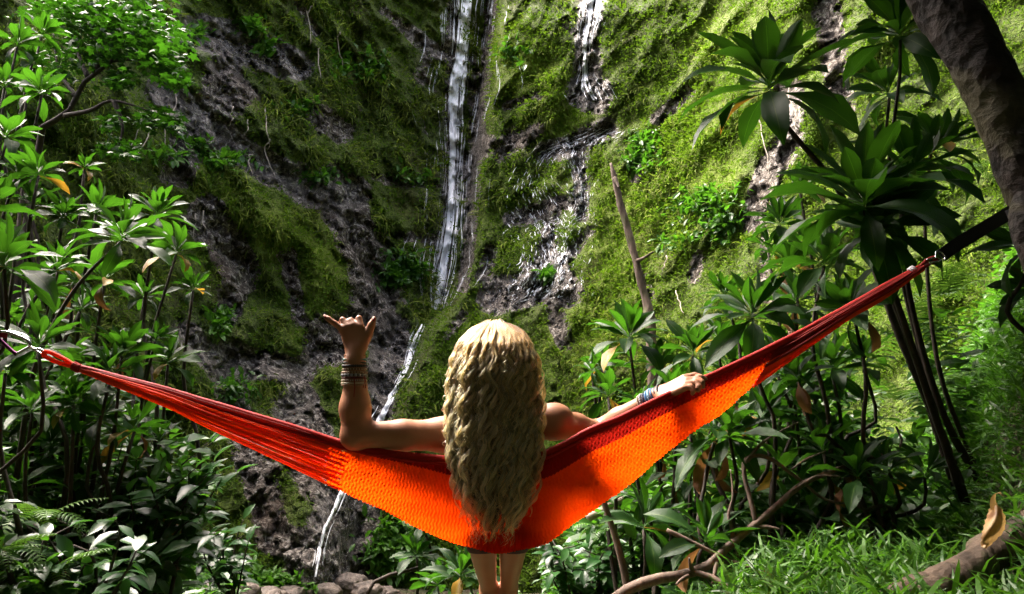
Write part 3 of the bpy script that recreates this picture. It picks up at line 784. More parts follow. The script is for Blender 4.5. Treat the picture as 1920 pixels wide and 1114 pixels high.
ti_plant('dark ti plant in deep shade between hammock wing and slim leaning canes', [(1490, 760, 3.8, 88, 17), (1560, 700, 3.7, 84, 16), (1540, 820, 3.9, 76, 15), (1620, 690, 3.9, 70, 14)], 23, np.array([1.75, 3.95, float(gz(1.75, 3.95))]), .05, low=3)
ti_plant('shaded ti plant with drooping white-glinting leaves above the fallen branch', [(1470, 880, 3.9, 76, 15, None, (0, -.6, .6)), (1400, 900, 4.2, 60, 13), (1560, 900, 3.6, 62, 11, None, (-.2, -.7, .3))], 24, np.array([1.6, 4.2, float(gz(1.6, 4.2))]), .04, low=1)
ti_plant('ti plant with a hanging yellow leaf under the bright orange wing', [(1230, 850, 4.4, 62, 14), (1170, 880, 4.8, 50, 12), (1290, 905, 4.6, 56, 13)], 25, np.array([.95, 4.6, float(gz(.95, 4.6))]), .10, low=3)
ti_plant('slender ti plant with narrow dark leaves standing left of her legs', [(790, 985, 5.0, 44, 15), (782, 1045, 5.0, 48, 15, None, (0, -.5, .7))], 26, np.array([-.75, 5.1, float(gz(-.75, 5.1))]), .0)
ti_plant('small bright ti plant touching her leg at the bottom edge', [(862, 1085, 4.2, 62, 16), (820, 1100, 4.4, 50, 13)], 27, np.array([-.35, 4.3, float(gz(-.35, 4.3))]), .02)
ti_plant('ti plant whose big single leaves reach in beside the black strap', [(1925, 470, 2.6, 95, 8, None, (-.5, -.2, .5)), (1945, 540, 2.7, 80, 7, None, (-.6, -.2, .2))], 28, np.array([2.25, 2.8, float(gz(2.25, 2.8))]), .0)

# ---------------------------------------------------------------- ferns
def frond_mesh(k, arch):
    r = np.random.default_rng(300 + k); n = 15
    t = np.linspace(0, 1, n); an = .9 - arch * t
    c = np.stack([np.cumsum(np.cos(an)) / n, np.zeros(n), np.cumsum(np.sin(an)) / n], 1)
    v = []; f = []
    for i in range(1, n):
        for s in (-1, 1):
            w = .27 * math.sin(math.pi * (t[i] * .86 + .12)) ** .8 * r.uniform(.9, 1.08)
            d = unit(c[i] - c[i - 1]); o = len(v)
            side = np.array([0, s, 0]) * w + d * w * .35 + np.array([0, 0, -.25 * w])
            hw = d * .018
            v += [c[i] - hw, c[i] + hw, c[i] + side * .55 + hw * .95 + np.array([0, 0, .02]), c[i] + side * .55 - hw * .95 + np.array([0, 0, .02]), c[i] + side]
            f += [[o, o + 1, o + 2], [o, o + 2, o + 3], [o + 3, o + 2, o + 4]]
    for i in range(n - 1):
        o = len(v); u = np.array([0, .006, 0])
        v += [c[i] - u, c[i] + u, c[i + 1] + u, c[i + 1] - u]; f += [[o, o + 1, o + 2], [o, o + 2, o + 3]]
    me = mk_mesh('fern_frond', np.array(v), np.array(f), smooth=False); me.materials.append(M['fern']); return me
FR = [frond_mesh(k, a) for k, a in enumerate((1.0, 1.5, 2.0, 2.4))]

def fern(label, px, py, Y, R, n, seed, lean=(0, -.2)):
    r = np.random.default_rng(seed); b = P(px, py, Y)
    e = empty('fern', b, label, 'fern', 'ferns in the undergrowth')
    for k in range(n):
        a = k * 2.4 + r.uniform(0, 1)
        d = np.array([math.cos(a) + lean[0], math.sin(a) + lean[1], 0])
        o = place_leaf(e, b, FR[r.integers(4)], b, d, (0, 0, 1), 1.35 * R * Y / F * r.uniform(.8, 1.15), 'frond')
    return e
fern('pale fern arching over the ground at the shaded picture edge', 70, 985, 3.4, 90, 9, 1, (.5, -.3))
fern('small dull fern below the pale fern near the bottom edge', 105, 1075, 3.2, 70, 8, 2, (.2, -.5))
fern('low fern at the bottom corner under the shrub', -5, 1050, 3.0, 80, 8, 3, (.8, -.3))
fern('yellow-green fern behind the slim dark canes', 1690, 640, 4.6, 105, 9, 4, (.3, -.5))
fern('blue-green fern with a broad pale frond between the dark canes', 1700, 760, 4.2, 105, 9, 5, (.3, -.6))
fern('feathery fern lit yellow above the shaded ti leaves', 1640, 560, 4.8, 80, 8, 6, (.4, -.3))
fern('dull green fern at the foot of the slim dark canes', 1640, 860, 4.2, 80, 8, 7, (-.2, -.6))
fern('fern with one hanging frond below the black strap', 1860, 450, 3.4, 85, 6, 8, (-.5, -.4))
fern('bright little fern under the orange wing near the stake', 1140, 1000, 4.6, 52, 8, 9)
fern('fern low on the bank beside the rising grass', 1780, 560, 4.4, 80, 8, 10, (-.2, -.4))
fern('fern under the fallen branch stem', 1260, 1010, 4.4, 56, 8, 11)
fern('fern high on the bank by the big trunk', 1800, 330, 5.0, 70, 7, 12, (-.2, -.4))
fern('fern in the herbs beneath the hammock cord', 330, 930, 5.2, 62, 8, 13)

# ---------------------------------------------------------------- broad-leaved shrubs: each leaf a part
def shrub_leaf(k):
    t = np.linspace(0, 1, 5); w = np.array([.0, .17, .24, .17, .0]); v = []; f = []
    for i in range(5):
        z = -.22 * t[i] ** 2 * (1 + .3 * k)
        for c in (-1, 0, 1): v.append((t[i], c * w[i], z + abs(c) * w[i] * (.25 + .1 * k)))
    for i in range(4):
        for c in range(2): f.append([i * 3 + c, (i + 1) * 3 + c, (i + 1) * 3 + c + 1, i * 3 + c + 1])
    me = mk_mesh('shrub_leaf', np.array(v), np.array(f)); me.materials.append(M['shrub']); return me
SL = [shrub_leaf(k) for k in range(3)]

def shrub(label, base, tops, leaves, L, seed):
    """tops: (px, py, Y) twig ends; leaves alternate along every twig."""
    r = np.random.default_rng(seed)
    e = empty('broadleaf_shrub', base, label, 'shrub', 'broad-leaved shrubs')
    mb = MB(); cnt = 0
    for (a, b, Y) in tops:
        c = P(a, b, Y)
        mid = (c + base) / 2 + np.array([r.normal(0, .08), r.normal(0, .08), .12])
        pth = smooth_path([base + r.normal(0, .03, 3) * [1, 1, 0], mid, c], 12)
        mb.tube(pth - base, np.linspace(.010, .003, 12), 5)
        T = np.gradient(pth, axis=0)
        for k in range(leaves):
            q = 11 - k * 7.5 / leaves + r.uniform(-.2, .2); i = int(np.clip(q, 0, 11))
            s = 1 if k % 2 else -1
            t = unit(T[i]); sd = unit(np.cross(t, [0, 0, 1.])) * s
            d = sd * r.uniform(.6, 1.) + t * r.uniform(.1, .6) + np.array([0, -.15, -.15]) + r.normal(0, .25, 3)
            if k == 0: d = t + r.normal(0, .2, 3)
            place_leaf(e, base, SL[r.integers(3)], pth[i], d, (r.normal(0, .2), -.3 + r.normal(0, .2), 1), L * r.uniform(.7, 1.2)); cnt += 1
    link('stem', mb.mesh('stem'), M['stem'], e)
    return e
rs = np.random.default_rng(77)
def tops(x0, x1, y0, y1, Y0, Y1, n): return [(rs.uniform(x0, x1), rs.uniform(y0, y1), rs.uniform(Y0, Y1)) for _ in range(n)]
shrub('glossy broad-leaved shrub, the largest, filling the lower corner below the hammock cord', P(240, 1130, 4.1), tops(150, 420, 860, 1060, 3.6, 4.4, 22) + [(250, 800, 4.2), (300, 850, 4.0), (230, 830, 4.1), (390, 830, 4.4)], 11, .15, 1)
shrub('upright shrub with drooping shiny leaves below the pale ti rosettes', P(290, 1080, 4.9), [(285, 790, 4.7), (300, 825, 4.6), (260, 845, 4.6), (270, 800, 4.8), (420, 810, 4.8), (370, 815, 4.8), (440, 890, 4.6), (405, 890, 4.7), (340, 870, 4.6)] + tops(240, 440, 860, 980, 4.4, 5.0, 10), 10, .15, 2)
shrub('leafy shrub at the bottom edge with dark leaves in shade', P(170, 1180, 3.3), tops(20, 300, 960, 1100, 3.0, 3.6, 16), 9, .12, 3)
shrub('small shrub with pale shiny leaves at the edge of the cascade rocks', P(430, 1140, 5.4), tops(350, 470, 960, 1060, 5.0, 5.6, 14), 9, .13, 4)
shrub('bright leafy shrub below her seat, right of her legs', P(1100, 1170, 4.6), tops(1020, 1190, 985, 1090, 4.2, 4.9, 24), 11, .12, 5)
shrub('leafy shrub in the shade behind the fallen branch', P(1300, 1130, 4.6), tops(1190, 1420, 960, 1080, 4.3, 5.0, 20), 10, .12, 6)

# ---------------------------------------------------------------- lobed-leaf tree, upper corner
TB = P(60, 420, 7.2); TB[2] = gz(TB[0], TB[1])
tree = empty('lobed_leaf_tree', TB, 'thin-branched tree with a bright green crown of lobed leaves in the upper corner', 'tree')
def branch(pp, r0, r1, name, par, base, mat, seg=7, n=16, bump=.12):
    pth = smooth_path([P(*q) if len(q) == 3 and q[2] > 0 else np.array(q) for q in pp], n)
    v, f, uv = tube(pth, np.linspace(r0, r1, n), seg, bump, 9, 3)
    return link(name, poly_mesh(name, v - base, f, uv), mat, par)
tr0 = smooth_path([TB + [0, 0, -.1], P(70, 300, 7.1), P(84, 236, 7.0), P(122, 217, 6.9), P(143, 183, 6.9), P(153, 159, 6.9), P(177, 140, 6.8), P(211, 114, 6.8), P(269, 112, 6.7), P(320, 105, 6.6)], 30)
v, f, uv = tube(tr0, np.linspace(.07, .012, 30), 8, .12, 9, 2)
link('trunk', poly_mesh('trunk', v - TB, f, uv), M['stem'], tree)
for bp in ([(177, 138, 6.8), (195, 92, 6.8), (201, 61, 6.9), (215, 20, 7.0)], [(165, 145, 6.85), (150, 110, 7.0), (140, 70, 7.1), (120, 30, 7.2)], [(122, 217, 6.9), (171, 207, 6.7), (214, 189, 6.6), (300, 215, 6.5)],
           [(211, 114, 6.8), (235, 80, 6.7), (280, 50, 6.6)], [(201, 61, 6.9), (250, 30, 6.8), (300, 10, 6.8)], [(214, 189, 6.6), (230, 240, 6.6), (220, 280, 6.6)], [(143, 183, 6.9), (110, 130, 7.1), (100, 60, 7.2)]):
    branch(bp, .03, .006, 'branch', tree, TB, M['stem'])
parts = []
r = np.random.default_rng(9)
for (a, b, sx, sy, Y, n, tt) in [(230, 40, 75, 36, 6.8, 620, .45), (280, 85, 46, 38, 6.6, 380, .6), (190, 90, 60, 34, 6.9, 300, .35), (315, 120, 26, 34, 6.5, 220, .75), (150, 40, 50, 36, 7.1, 260, .4), (225, 150, 34, 16, 6.8, 110, .55), (295, 222, 38, 17, 6.5, 190, .55), (330, 232, 10, 16, 6.45, 50, .6),
        (212, 232, 16, 14, 6.7, 60, .7), (220, 278, 38, 14, 6.6, 120, .65), (250, 285, 14, 12, 6.5, 60, .7), (110, 120, 40, 40, 7.2, 170, .35), (90, 20, 50, 24, 7.4, 170, .35), (330, 70, 16, 20, 6.6, 70, .6), (340, 150, 10, 16, 6.5, 50, .7), (180, 0, 110, 20, 7.0, 320, .45)]:
    p = P(a + r.normal(0, sx * .55, n), b + r.normal(0, sy * .55, n), Y + r.normal(0, .3, n))
    X = r.normal(0, 1, (n, 3)) * [1, 1, .35] + np.array([.2, -.3, -.15]); Zv = np.array([0, -.15, 1.]) + r.normal(0, .35, (n, 3))
    v, f = inst(*T_LOBED, p - TB, X, Zv, r.uniform(.07, .14, n)); parts.append((v, f, np.repeat(np.clip(r.normal(tt, .2, n), 0, 1), 12)))
stuff('crown', parts, M['kukui'], parent=tree, kind=None)

# ---------------------------------------------------------------- big leaning trunk with an unseen canopy spread to shade the clearing
bt = [P(2160, 860, 2.45), P(2060, 620, 2.35), P(1985, 440, 2.3), P(1918, 290, 2.28), P(1852, 150, 2.26), P(1790, 40, 2.28), P(1735, -70, 2.32), P(1680, -220, 2.4)]
BTB = bt[0].copy(); BTB[2] = gz(BTB[0], BTB[1])
big = empty('leaning_tree', BTB, 'dark leaning tree trunk the hammock strap is tied round', 'tree')
ctr = smooth_path([BTB + [.05, 0, -.1]] + bt + [np.array([.6, 2.6, Z0 + 3.9]), np.array([-.2, 2.4, Z0 + 5.2])], 220)
rad = np.interp(np.linspace(0, 1, 220), [0, .25, .45, .6, .8, 1], [.16, .095, .094, .09, .08, .05])
v, f, uv = tube(ctr, rad * (1 + .10 * fbm(ctr * 3.5, 2, 77)), 64, .17, 11, 5)
link('trunk', poly_mesh('trunk', v - BTB, f, uv), M['trunk'], big)
v, f, uv = tube(smooth_path([P(1930, 330, 2.30), P(1915, 410, 2.24), P(1935, 480, 2.22), P(2000, 640, 2.2)], 20), np.linspace(.03, .05, 20), 10, .2, 8, 6)
link('side_root', poly_mesh('side_root', v - BTB, f, uv), M['trunk'], big)
parts = []
r = np.random.default_rng(19)
for q in ((-.2, 3.6, 5.3), (.7, 4.2, 5.6), (1.6, 3.4, 5.2), (.4, 5.2, 5.9), (1.5, 5.4, 6.0), (2.6, 4.6, 5.6), (3.6, 3.0, 5.0), (2.4, 2.2, 4.9), (.9, 2.6, 5.0), (1.4, .8, 4.8), (3.0, .6, 4.8), (-.4, -.6, 5.0), (1.2, -1.2, 4.6), (3.0, -1.6, 4.6), (-2.2, -1.6, 4.8), (-.8, -2.6, 4.2), (1.4, -3.2, 3.8), (4.6, 1.0, 4.6), (4.4, 4.6, 5.8), (-3.2, -3.0, 4.2), (3.6, -3.4, 3.6), (-1.4, .8, 5.0), (-2.6, .2, 4.8), (-3.4, 1.8, 4.9), (-2.2, 2.2, 5.2), (-4.4, .2, 4.6), (5.4, -.6, 4.2), (.2, 1.4, 5.4), (-4.6, 2.6, 5.2), (-5.6, 1.0, 4.6), (-5.0, -1.4, 4.4), (0, -1.8, 5.2), (1.8, 1.8, 5.6), (-1.0, 2.0, 5.8), (4.8, -2.4, 4.0), (5.6, 2.2, 5.2)):
    q = np.array(q) + [0, 0, Z0]
    bp = smooth_path([ctr[172], (ctr[172] + q) / 2 + [0, 0, .5], q], 12)
    v, f, uv = tube(bp, np.linspace(.05, .015, 12), 7); link('limb', poly_mesh('limb', v - BTB, f, uv), M['trunk'], big)
    n = 390
    p = q + r.normal(0, 1, (n, 3)) * [.62, .62, .26]
    X = r.normal(0, 1, (n, 3)) * [1, 1, .3]; Zv = np.array([0, 0, 1.]) + r.normal(0, .3, (n, 3))
    v, f = inst(*T_DIA, p - BTB, X, Zv, r.uniform(.22, .42, n)); parts.append((v, f, np.repeat(r.uniform(.1, .6, n), 4)))
stuff('crown', parts, M['jungle'], parent=big, kind=None)

# ---------------------------------------------------------------- dead wood
sp = smooth_path([np.r_[P(1222, 640, 8.2), .066], np.r_[P(1215, 580, 8.2), .061], np.r_[P(1200, 520, 8.2), .0435], np.r_[P(1180, 440, 8.2), .048], np.r_[P(1163, 380, 8.2), .0435], np.r_[P(1150, 325, 8.2), .035], np.r_[P(1145, 306, 8.2), .018]], 46)
sb = sp[0, :3].copy(); sb[2] = gz(sb[0], sb[1])
sp = np.vstack([np.r_[sb, .11], sp])
sn = empty('dead_snag', sb, 'tall broken dead snag leaning in front of the sunlit cliff', 'snag')
v, f, uv = tube(sp[:, :3], sp[:, 3], 20, .42, 7, 8); link('trunk', poly_mesh('trunk', v - sb, f, uv), M['snag'], sn)
branch([(1190, 490, 8.2), (1205, 485, 8.1), (1225, 472, 8.0)], .03, .01, 'stub', sn, sb, M['snag'])
branch([(1152, 335, 8.15), (1158, 345, 8.1), (1160, 352, 8.05)], .035, .008, 'splinter', sn, sb, M['snag'])

fb = P(1170, 1112, 3.2)
fbr = empty('fallen_branch', fb, 'forked bare branch lying up across the shaded undergrowth', 'branch')
YB = 3.2
def fbranch(pp, r0, r1, name='twig'):
    branch([(a, b, YB + d) for a, b, d in pp], r0, r1, name, fbr, fb, M['twig'], 8, 26, .2)
fbranch([(1150, 1125, 0), (1180, 1103, 0), (1230, 1086, 0), (1290, 1076, .02), (1335, 1056, .04), (1350, 1040, .05), (1385, 1008, .06), (1420, 980, .08), (1455, 950, .10), (1490, 918, .14), (1520, 900, .18), (1560, 884, .24), (1605, 867, .3), (1650, 853, .36), (1688, 845, .4), (1690, 820, .42), (1680, 800, .44)], .025, .005, 'main_stem')
fbranch([(1418, 984, .08), (1408, 940, .1), (1396, 895, .12), (1396, 866, .14), (1412, 855, .16), (1440, 858, .18), (1480, 885, .16), (1510, 908, .18), (1540, 933, .2), (1580, 944, .22), (1615, 936, .24)], .013, .005)
fbranch([(1250, 994, .1), (1290, 1013, .08), (1350, 1042, .05), (1400, 1062, .0), (1445, 1080, -.05), (1480, 1092, -.1)], .011, .005)
fbranch([(1345, 1050, .04), (1340, 1075, 0), (1336, 1095, -.02)], .012, .007)
fbranch([(1300, 1072, .02), (1340, 1085, -.02), (1375, 1110, -.08), (1390, 1130, -.1)], .014, .010)
fbranch([(1374, 1012, .06), (1372, 990, .08), (1366, 965, .1), (1374, 930, .12), (1370, 880, .16)], .010, .003)
fbranch([(1418, 988, .08), (1440, 988, .06), (1462, 993, .04)], .012, .006)
fbranch([(1298, 1070, .02), (1294, 1058, .0), (1292, 1046, -.01)], .014, .004, 'spike')
fbranch([(1290, 1080, 0), (1276, 1088, -.03), (1268, 1096, -.05)], .011, .004)
fbranch([(1484, 922, .15), (1520, 898, .0), (1540, 892, .1), (1575, 893, .1)], .006, .003)
fbranch([(1400, 866, .14), (1430, 830, .2), (1480, 800, .3), (1498, 792, .3)], .009, .003)
fbranch([(1485, 880, .16), (1510, 862, .2), (1548, 846, .25)], .006, .003)

st = P(1178, 1110, 3.7)
stk = empty('stake', st, 'thin upright dead stem standing under the orange wing', 'branch')
branch([(1128, 925, 3.7), (1140, 965, 3.7), (1155, 1010, 3.7), (1168, 1060, 3.7), (1180, 1118, 3.7)], .014, .022, 'stem', stk, st, M['twig'])
branch([(1133, 945, 3.7), (1140, 925, 3.72), (1142, 900, 3.75)], .008, .005, 'twig', stk, st, M['twig'])
st = P(1100, 970, 4.6)
stk = empty('dead_stick', st, 'short pale dead stick lying behind the stake under the wing', 'branch')
branch([(1100, 972, 4.6), (1128, 958, 4.6), (1150, 945, 4.6), (1170, 936, 4.6)], .03, .02, 'stem', stk, st, M['root'])

lg = P(1850, 1050, 2.5)
log = empty('log', lg, 'thick bark-covered log lying at the bottom corner of the grass', 'log')
branch([(1660, 1165, 2.35), (1730, 1118, 2.4), (1800, 1080, 2.45), (1840, 1048, 2.5)], .070, .055, 'stub', log, lg, M['log'], 20, 40, .42)
branch([(1800, 1080, 2.5), (1838, 1050, 2.55), (1880, 1028, 2.6), (1930, 1000, 2.65), (2050, 940, 2.8)], .058, .075, 'main_stem', log, lg, M['log'], 20, 40, .42)

# curled dry palm sheath
cb = P(1868, 1030, 2.55)
le = smooth_path([(1857, 948, 0), (1848, 975, 0), (1841, 1002, 0), (1838, 1028, 0)], 22); ri = smooth_path([(1874, 948, 0), (1886, 972, 0), (1882, 996, 0), (1868, 1012, 0), (1848, 1030, 0)], 22)
vv = []
for i in range(22):
    for k, c in enumerate(np.linspace(0, 1, 11)):
        jg = 1.6 * math.sin(i * 2.3 + k) * (k in (0, 10))
        vv.append(P(le[i, 0] * (1 - c) + ri[i, 0] * c + jg, le[i, 1] * (1 - c) + ri[i, 1] * c, 2.5 - .028 * math.sin(math.pi * c) + .012 * math.sin(5 * c + i * .3)))
ii = (np.arange(21)[:, None] * 11 + np.arange(10)[None]).ravel()
mb = MB(); mb.add(np.array(vv) - cb, np.stack([ii, ii + 1, ii + 12, ii + 11], 1))
lo = smooth_path([P(1866, 955, 2.49), P(1862, 940, 2.485), P(1865, 928, 2.48), P(1874, 924, 2.47), P(1881, 931, 2.465)], 18); tw = np.linspace(1, .15, 18)[:, None]
mb.add(np.stack([lo - np.array([.016, 0, .004]) * tw, lo + np.array([0, -.008, 0]) * tw, lo + np.array([.016, .004, .006]) * tw], 1).reshape(-1, 3) - cb, np.array([[3 * i + k, 3 * i + 3 + k, 3 * i + 4 + k, 3 * i + 1 + k] for i in range(17) for k in range(2)]))
me = mb.mesh('dry_sheath')
m, nt, out = newmat('dry_sheath'); g = G(nt)
co = g.n('TexCoord').outputs['Object']; mp = g.n('Mapping'); mp.inputs['Scale'].default_value = (60, 60, 5); g.l(co, mp.inputs[0])
n1 = g.noise(mp.outputs[0], 2, 4); n2 = g.noise(co, 16, 3)
col = g.mix(n1, c4((.24, .13, .05)), c4((.50, .36, .17))); col = g.mix(g.ramp(n2, (.5, 0.), (.66, 1.)), col, c4((.12, .05, .02)))
a = g.bsdf(col, .45, .4, g.bump(n1, .4, .004)); b = g.n('BsdfTranslucent'); b.inputs[0].default_value = (.5, .3, .1, 1); mx = g.n('MixShader', i_Fac=.3); g.l(a, mx.inputs[1]); g.l(b.outputs[0], mx.inputs[2]); g.out(out, mx.outputs[0])
M['sheath'] = m
tag(link('dry_sheath', me, m, loc=tuple(cb)), 'curled tan dry leaf sheath propped upright against the log', 'dry leaf')
cb = P(1438, 1085, 3.0)
v = np.stack([np.stack([P(1438 + c * 16 * math.sin(math.pi * (.15 + .75 * u)), 1112 - 44 * u, 3.0 - .03 * math.cos(c * 1.4) + .015 * math.sin(9 * u + 3 * c)) for c in np.linspace(-1, 1, 9)]) for u in np.linspace(0, 1, 12)])
ii = (np.arange(11)[:, None] * 9 + np.arange(8)[None]).ravel()
tag(link('dry_leaf', mk_mesh('dry_leaf', v.reshape(-1, 3) - cb, np.stack([ii, ii + 1, ii + 10, ii + 9], 1)), M['tidead'], loc=tuple(cb)), 'crumpled orange-brown dead leaf at the bottom edge by the branch', 'dry leaf')

# pale aerial roots hanging down the cliff
for k, (x, y0, y1, dx) in enumerate([(497, 200, 285, 8), (505, 260, 335, 14), (437, 200, 240, -6), (318, 215, 300, 4), (330, 170, 250, -8), (466, 225, 258, -5), (585, 10, 90, -5), (345, 60, 120, 10), (370, 400, 450, -6), (600, 90, 150, 4), (265, 210, 290, -20), (285, 235, 300, -28), (295, 90, 150, 6), (1422, 200, 330, 18), (1478, 165, 250, 14), (640, 60, 130, 5), (475, 290, 330, 4), (380, 395, 445, 8), (1268, 545, 590, 10), (1250, 480, 520, -12)]):
    ys = np.linspace(y0, y1, 9); xs = x + dx * np.linspace(0, 1, 9) ** 1.3 + np.random.default_rng(k).normal(0, 1.6, 9)
    p = cliff_at(xs, ys, .22); p[:, 1] = np.minimum(p[:, 1], np.linspace(p[0, 1], p[-1, 1] - .1, 9))
    p = smooth_path(p, 20)
    v, f, uv = tube(p, np.linspace(.013, .006, 20) * p[0, 1] / 11, 5)
    link('hanging_root', poly_mesh('hanging_root', v - p[0], f, uv), M['root'], cliff, tuple(p[0]))

# ---------------------------------------------------------------- uncountable ground vegetation
r = np.random.default_rng(23)
def uni(n, x0, x1, y0, y1): return r.uniform(x0, x1, n), r.uniform(y0, y1, n)
# bamboo-like grass on the bank
parts = []
x, y = uni(78000, .75, 5.2, 1.6, 7.2); t = x - .45 * (y - 3.5)
k = (t > .55) & (t < 3.4); x, y, t = x[k], y[k], t[k]
n = len(x); p = gpos(x, y); tuft = .5 + .5 * fbm(p * 3, 3, 5)
p[:, 2] += r.uniform(0, .24, n) * (.4 + tuft); a = r.uniform(0, 6.28, n); e = r.uniform(-.25, 1.0, n)
X = np.stack([np.cos(a) * np.cos(e), np.sin(a) * np.cos(e), np.sin(e)], 1)
L = r.uniform(.06, .16, n)
v, f = inst(*T_BLADE, p, X, np.array([0, 0, 1.]) + r.normal(0, .35, (n, 3)), np.stack([L, L * .085, L], 1))
parts.append((v, f, np.repeat(np.clip(r.normal(.45, .2, n) + .3 * (tuft - .5), 0, 1), 7)))
stuff('grass', parts, M['grass'], 'bright bamboo-like grass covering the bank')
# leafy undergrowth
parts = []
def herbs(n, x0, x1, y0, y1, h, s0, s1, tt, cond=None, T=T_OVAL, k=8):
    x, y = uni(n, x0, x1, y0, y1); p = gpos(x, y)
    q = .5 + .5 * fbm(p * 1.7, 3, 15); keep = q > .32
    if cond is not None: keep &= cond(x, y)
    p = p[keep]; q = q[keep]; n = len(p)
    p[:, 2] += r.uniform(0, 1, n) ** .8 * h * (.3 + q)
    X = r.normal(0, 1, (n, 3)) * [1, 1, .35] + np.array([0, -.2, 0]); Zv = np.array([0, -.15, 1.]) + r.normal(0, .35, (n, 3))
    v, f = inst(*T, p, X, Zv, r.uniform(s0, s1, n)); parts.append((v, f, np.repeat(np.clip(r.normal(tt, .2, n), 0, 1), k)))
herbs(9000, -4.2, -1.0, 2.8, 6.0, .7, .05, .12, .25, lambda x, y: x < -.38 * y)
herbs(5000, -4.0, -1.5, 3.9, 6.2, 1.7, .10, .22, .2, lambda x, y: x < -.44 * y)
herbs(6000, .5, 3.0, 4.4, 6.6, 1.5, .10, .22, .25)
herbs(3000, .6, 2.2, 3.7, 5.0, .6, .10, .20, .2)
herbs(7000, -4.5, -.8, 5.5, 9.5, .6, .06, .13, .35, lambda x, y: x < -.36 * y)
herbs(9000, -5.0, -1.5, 7.0, 11.0, .35, .05, .10, .85, lambda x, y: x < -.335 * y)
herbs(4500, -1.2, 1.2, 3.6, 8.0, .35, .05, .11, .55, lambda x, y: x > -.17 * y)
herbs(7000, .3, 3.2, 4.0, 8.0, .8, .05, .12, .30)
herbs(12000, 2.2, 6.5, 3.5, 9.0, .5, .04, .10, .60, lambda x, y: x - .45 * (y - 3.5) > 1.9)
herbs(5000, .5, 5.0, 7.0, 11.0, .8, .06, .13, .45)
herbs(2500, -7.5, -3.0, 3.5, 8.0, .8, .08, .16, .3)
herbs(26000, 1.9, 6.0, 3.0, 8.5, .35, .03, .06, .7, lambda x, y: x - .45 * (y - 3.5) > 1.8, T_DIA, 4)
herbs(22000, -5.0, 0, 4.0, 12.0, .3, .03, .06, .7, lambda x, y: x < -.345 * y, T_DIA, 4)
herbs(9000, 1.6, 6.5, -3.0, 3.6, .5, .06, .14, .45, lambda x, y: (x - .45 * (y - 3.5) > 2.2) & (x > .55 * y + 1.6))
herbs(3000, -6.0, -1.6, -2.0, 3.0, .5, .06, .14, .35, lambda x, y: x < -.9 * np.maximum(y, 0) - 1.2)
stuff('undergrowth', parts, M['under'], 'tangled leafy undergrowth covering the slopes of the clearing')

# unseen jungle leaf mass added behind the viewpoint to cut sky light
n = 11000
a = r.uniform(-3.65, .50, n); R_ = r.uniform(5.0, 8.0, n); zz = r.uniform(0, 1, n) ** .9 * 8.6
p = np.stack([R_ * 1.3 * np.cos(a), R_ * np.sin(a) * .8 + .6, Z0 - 1.2 + zz], 1)
pxx = 960 + F * p[:, 0] / np.maximum(p[:, 1] * CP + (p[:, 2] - Z0) * SP, .01)
out_ = (p[:, 1] < .8) | (np.abs(pxx - 960) > 1500)
p = p[out_]; n = len(p)
v, f = inst(*T_OVAL, p, r.normal(0, 1, (n, 3)) * [1, 1, .4] + [0, 0, -.2], np.array([0, 0, 1.]) + r.normal(0, .4, (n, 3)), r.uniform(.5, 1.0, n))
stuff('jungle', [(v, f, np.repeat(r.uniform(0, .6, n), 8))], M['jungle'], 'unseen dense dark jungle foliage added behind the hammock camp to block sky light')
# ---------------------------------------------------------------- hammock
HX = [145, 200, 320, 380, 560, 640, 700, 770, 835, 925, 1020, 1060, 1100, 1140, 1160, 1250, 1360, 1400, 1500, 1600, 1650, 1700, 1735]
HT = [687, 702, 733, 752, 805, 832, 846, 855, 860, 862, 852, 832, 808, 793, 785, 741, 692, 673, 624, 569, 540, 513, 494]
HB = [693, 718, 768, 800, 885, 921, 950, 984, 1014, 1040, 1022, 992, 964, 938, 926, 847, 769, 735, 663, 592, 566, 530, 500]
HY = [2.33, 2.34, 2.37, 2.39, 2.45, 2.475, 2.48, 2.48, 2.48, 2.475, 2.48, 2.49, 2.50, 2.50, 2.50, 2.52, 2.52, 2.52, 2.50, 2.48, 2.47, 2.46, 2.45]
BY = [2.34, 2.35, 2.38, 2.41, 2.48, 2.51, 2.51, 2.51, 2.51, 2.515, 2.52, 2.53, 2.54, 2.55, 2.55, 2.55, 2.54, 2.54, 2.51, 2.49, 2.475, 2.465, 2.452]
def _sm(tab, x):
    g_ = np.arange(60, 1830, 5.0); y = np.interp(g_, HX, tab); kk = np.hanning(15); kk /= kk.sum()
    y = np.convolve(np.pad(y, 7, mode='reflect', reflect_type='odd'), kk, 'valid')
    return np.interp(x, g_, y)
def hpt(x, v):
    """Point of the cloth at photo column x, v = 0 top hem .. 1 lowest line .. 1.3 curled under."""
    x = np.asarray(x, float); v = np.asarray(v, float)
    yt, yb, Yt, Yb = _sm(HT, x), _sm(HB, x), _sm(HY, x), _sm(BY, x)
    body = np.exp(-((x - 945) / 110) ** 2)
    py = yt + (yb - yt) * np.minimum(v, 1) + 0
    Y = Yt + (Yb - Yt) * v - (.004 * body + .012) * np.sin(np.pi * np.clip(v, 0, 1)) + .25 * np.clip(v - 1, 0, 1)
    return P(x, py, Y) + np.stack(np.broadcast_arrays(0 * x, 0 * x, .10 * np.clip(v - 1, 0, 1)), -1)

